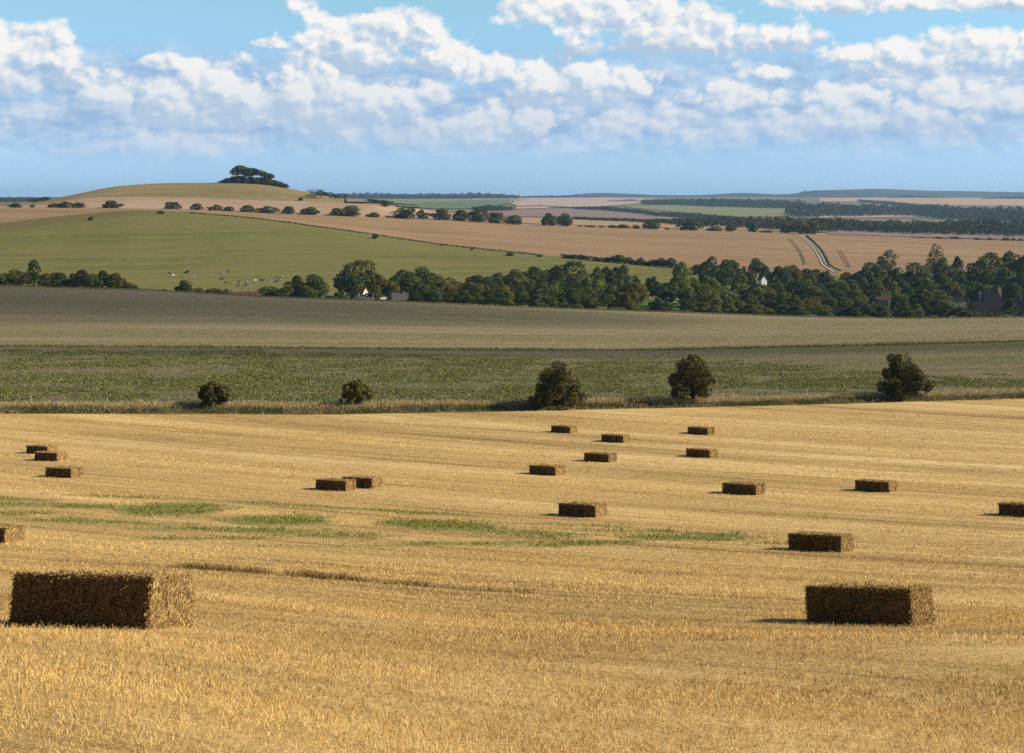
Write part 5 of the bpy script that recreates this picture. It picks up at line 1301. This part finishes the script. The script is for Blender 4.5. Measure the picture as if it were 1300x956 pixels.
# cumulus: per cloud a flat base row and a heap of puffs (x, y, rx, ry)
CLOUDS = [
 (132, [(8, 62, 66, 36), (62, 74, 46, 32), (34, 112, 70, 30), (92, 120, 40, 18)]),
 (102, [(395, 20, 34, 24), (430, 44, 56, 36), (492, 36, 44, 32), (530, 52, 62, 40), (575, 70, 44, 30), (470, 74, 110, 36), (545, 82, 80, 28), (440, 62, 70, 36)]),
 (78, [(690, 8, 64, 28), (752, 22, 84, 42), (830, 34, 112, 44), (920, 40, 94, 40), (985, 48, 66, 32), (850, 60, 170, 24)]),
 (108, [(1062, 74, 40, 18), (1098, 70, 42, 16), (1140, 80, 50, 28), (1212, 74, 56, 34), (1268, 68, 44, 24), (1180, 96, 110, 18)]),
 (146, [(690, 100, 56, 34), (740, 106, 84, 34), (792, 108, 44, 30), (600, 84, 50, 26), (640, 80, 34, 18), (690, 130, 130, 22)]),
 (172, [(398, 106, 50, 46), (430, 130, 56, 40), (225, 124, 50, 24), (190, 150, 64, 18), (270, 114, 70, 36), (510, 122, 76, 26), (470, 142, 70, 28), (320, 132, 76, 40), (205, 84, 42, 11), (250, 86, 44, 11), (300, 156, 160, 20), (130, 120, 60, 24)]),
 (210, [(170, 190, 106, 15), (240, 180, 76, 15), (90, 196, 64, 10)]),
 (194, [(618, 156, 34, 30), (690, 154, 56, 28), (760, 158, 50, 22), (560, 172, 76, 24), (480, 176, 56, 26), (640, 176, 70, 20)]),
 (188, [(930, 122, 60, 22), (850, 150, 52, 18), (1010, 156, 74, 20), (1080, 152, 64, 20), (1150, 148, 66, 20), (900, 168, 64, 14), (1190, 164, 64, 22), (980, 92, 54, 16), (1060, 122, 90, 22), (1240, 130, 80, 26)]),
 (30, [(1050, 6, 126, 18), (1180, 10, 120, 20), (1270, 16, 86, 26)]),
 (70, [(346, 60, 24, 9)]),
]
def cloud_density(P, shade=False):
    tot = st = None
    py = t.m('ADD', t.m('MULTIPLY', t.xyz(P)[1], .25), t.m('MULTIPLY', t.xyz(A)[1], .75))
    for base, puffs in CLOUDS:
        m = None
        for x, y, rx, ry in puffs:
            c = ap(x, y); q = t.vm('MULTIPLY', t.vm('SUBTRACT', P, (c[0], c[1], 0)), (84 / rx, 84 / ry, 0))
            l = t.m('SUBTRACT', 1.0, t.vm('LENGTH', q))
            m = l if m is None else t.m('SMOOTH_MAX', m, l, .22)
        up = t.m('SUBTRACT', ap(650, base)[1], py)
        m = t.m('SMOOTH_MIN', m, t.m('MULTIPLY', up, 5.0), .12)
        if shade:
            tall = max(.25, (base - min(y - ry for x, y, rx, ry in puffs)) / 100)
            s = t.m('DIVIDE', up, tall, clamp=True)
            if tot is None: st = s
            else:
                f = t.mr(t.m('SUBTRACT', m, tot), -.12, .12)
                st = t.m('ADD', t.m('MULTIPLY', st, t.m('SUBTRACT', 1.0, f)), t.m('MULTIPLY', s, f))
        tot = m if tot is None else t.m('SMOOTH_MAX', tot, m, .08)
    return (tot, st) if shade else tot
def vor(v, sc, det):
    n = t.node('ShaderNodeTexVoronoi', feature='SMOOTH_F1', voronoi_dimensions='3D'); t.put(n.inputs['Vector'], v); n.inputs['Scale'].default_value = sc
    n.inputs['Detail'].default_value = det; n.inputs['Roughness'].default_value = .50; n.inputs['Lacunarity'].default_value = 2.1; n.inputs['Smoothness'].default_value = .22
    return t.m('SUBTRACT', .75, n.outputs['Distance'])
wv = t.vm('SUBTRACT', t.noise(t.map(A, sc=(1, 1.3, 1)), 1.5, 5, .58, True), (.5, .5, .5))
AW = t.vm('ADD', A, t.vm('MULTIPLY', wv, (.34, .13, 0)))
wf = t.vm('SUBTRACT', t.noise(A, 5.0, 3, .5, True), (.5, .5, .5))
AF = t.vm('ADD', A, t.vm('MULTIPLY', wf, (.14, .10, 0)))
def bumps(P): return t.m('ADD', t.m('MULTIPLY', vor(t.map(P, sc=(1, 1.2, 1)), 2.1, 3.2), 1.15), t.m('MULTIPLY', t.m('SUBTRACT', t.noise(P, 7.0, 5, .55), .5), .22))
B0 = bumps(AF); B1 = bumps(t.vm('ADD', AF, (.07, -.075, 0)))
C0, HS = cloud_density(AW, True); C1 = cloud_density(t.vm('ADD', AW, (.20, -.22, 0)))
big = t.noise(t.map(A, sc=(.5, 1.4, 1), loc=(5, 3, 2)), 1.5, 4, .55)
D0 = t.m('ADD', t.m('ADD', t.m('ADD', C0, .24), t.m('MULTIPLY', t.m('SUBTRACT', B0, .30), .75)), t.m('MULTIPLY', t.m('SUBTRACT', big, .5), .7))
alpha = t.mr(D0, -.07, .36)
lit = t.m('ADD', t.m('MULTIPLY', t.mr(HS, .02, .46), .58), t.m('ADD', t.m('MULTIPLY', t.m('SUBTRACT', C0, C1), .30), t.m('MULTIPLY', t.m('SUBTRACT', B0, B1), 1.35)))
lit = t.m('ADD', t.m('ADD', lit, .03), t.m('MULTIPLY', t.m('SUBTRACT', .55, D0), .16))
ccol = t.ramp(t.mr(lit, .0, 1.0, smooth=False), [(0.10, (.48, .62, .80)), (.34, (.60, .71, .84)), (.62, (.80, .85, .90)), (.90, (1.0, .985, .96))])
ccol = t.mix(t.mr(t.xyz(A)[1], .55, 1.9, 0.0, .62), ccol, (.52, .655, .83))
# thin veil of far cloud banks low over the horizon
ay = t.xyz(A)[1]
veiln = t.noise(t.map(AF, sc=(.42, 1.7, 1), loc=(2, 1, 0)), 1.2, 6, .58)
vwin = t.m('MULTIPLY', t.mr(ay, .45, 1.05), t.mr(ay, 2.2, 1.6))
veil = t.m('MULTIPLY', t.m('MULTIPLY', t.mr(veiln, .24, .44), vwin), .92)
vcol = t.ramp(t.m('ADD', t.noise(t.map(AF, sc=(.7, 2.2, 1)), 1.8, 6, .6), t.m('MULTIPLY', t.m('SUBTRACT', B0, B1), .35)), [(.34, (.345, .515, .77)), (.52, (.47, .62, .82)), (.72, (.70, .77, .88))])
fade = t.mr(ay, 2.2, 1.2, .30, 1.0)
alpha = t.m('MULTIPLY', alpha, fade)
bgs = t.node('ShaderNodeBackground'); t.put(bgs.inputs[0], t.mix(1.0, sky.outputs[0], t.ramp(el, [(0.0, (.36, .60, 1.28)), (.14, (.86, 1.08, 1.08)), (.45, (.42, .5, .6))]), 'MULTIPLY')); bgs.inputs[1].default_value = SKY
bgv = t.node('ShaderNodeBackground'); t.put(bgv.inputs[0], vcol); bgv.inputs[1].default_value = CLOUDS_GAIN
bgc = t.node('ShaderNodeBackground'); t.put(bgc.inputs[0], ccol); bgc.inputs[1].default_value = CLOUDS_GAIN
m1 = t.node('ShaderNodeMixShader'); t.put(m1.inputs[0], veil); t.l.new(bgs.outputs[0], m1.inputs[1]); t.l.new(bgv.outputs[0], m1.inputs[2])
m2 = t.node('ShaderNodeMixShader'); t.put(m2.inputs[0], alpha); t.l.new(m1.outputs[0], m2.inputs[1]); t.l.new(bgc.outputs[0], m2.inputs[2])
t.l.new(m2.outputs[0], out.inputs[0])
w.cycles.sampling_method = 'NONE'

# ---------------------------------------------------------------- camera
cam = bpy.data.cameras.new('camera'); co = bpy.data.objects.new('camera', cam); COL.objects.link(co)
co.location = (0, 0, 0); co.rotation_euler = (R(90), 0, 0)
cam.sensor_fit = 'HORIZONTAL'; cam.sensor_width = 36; cam.lens = 36 * F0 / 1300; cam.shift_y = -(478 - HY) / 1300
cam.clip_start = .1; cam.clip_end = 40000
SC.camera = co
SC.view_settings.view_transform = 'Standard'; SC.view_settings.look = 'None'; SC.view_settings.gamma = 1; SC.view_settings.use_curve_mapping = False
SC.view_settings.exposure = EXPO
SC.render.engine = 'CYCLES'
cy = SC.cycles
cy.use_denoising = False; cy.denoiser = 'OPENIMAGEDENOISE'; cy.denoising_input_passes = 'RGB_ALBEDO_NORMAL'; cy.denoising_prefilter = 'ACCURATE'
cy.max_bounces = 4; cy.diffuse_bounces = 2; cy.glossy_bounces = 1; cy.transmission_bounces = 4; cy.transparent_max_bounces = 8; cy.volume_bounces = 1
cy.sample_clamp_indirect = 2.0; cy.use_adaptive_sampling = True; cy.adaptive_threshold = .018; cy.adaptive_min_samples = 16
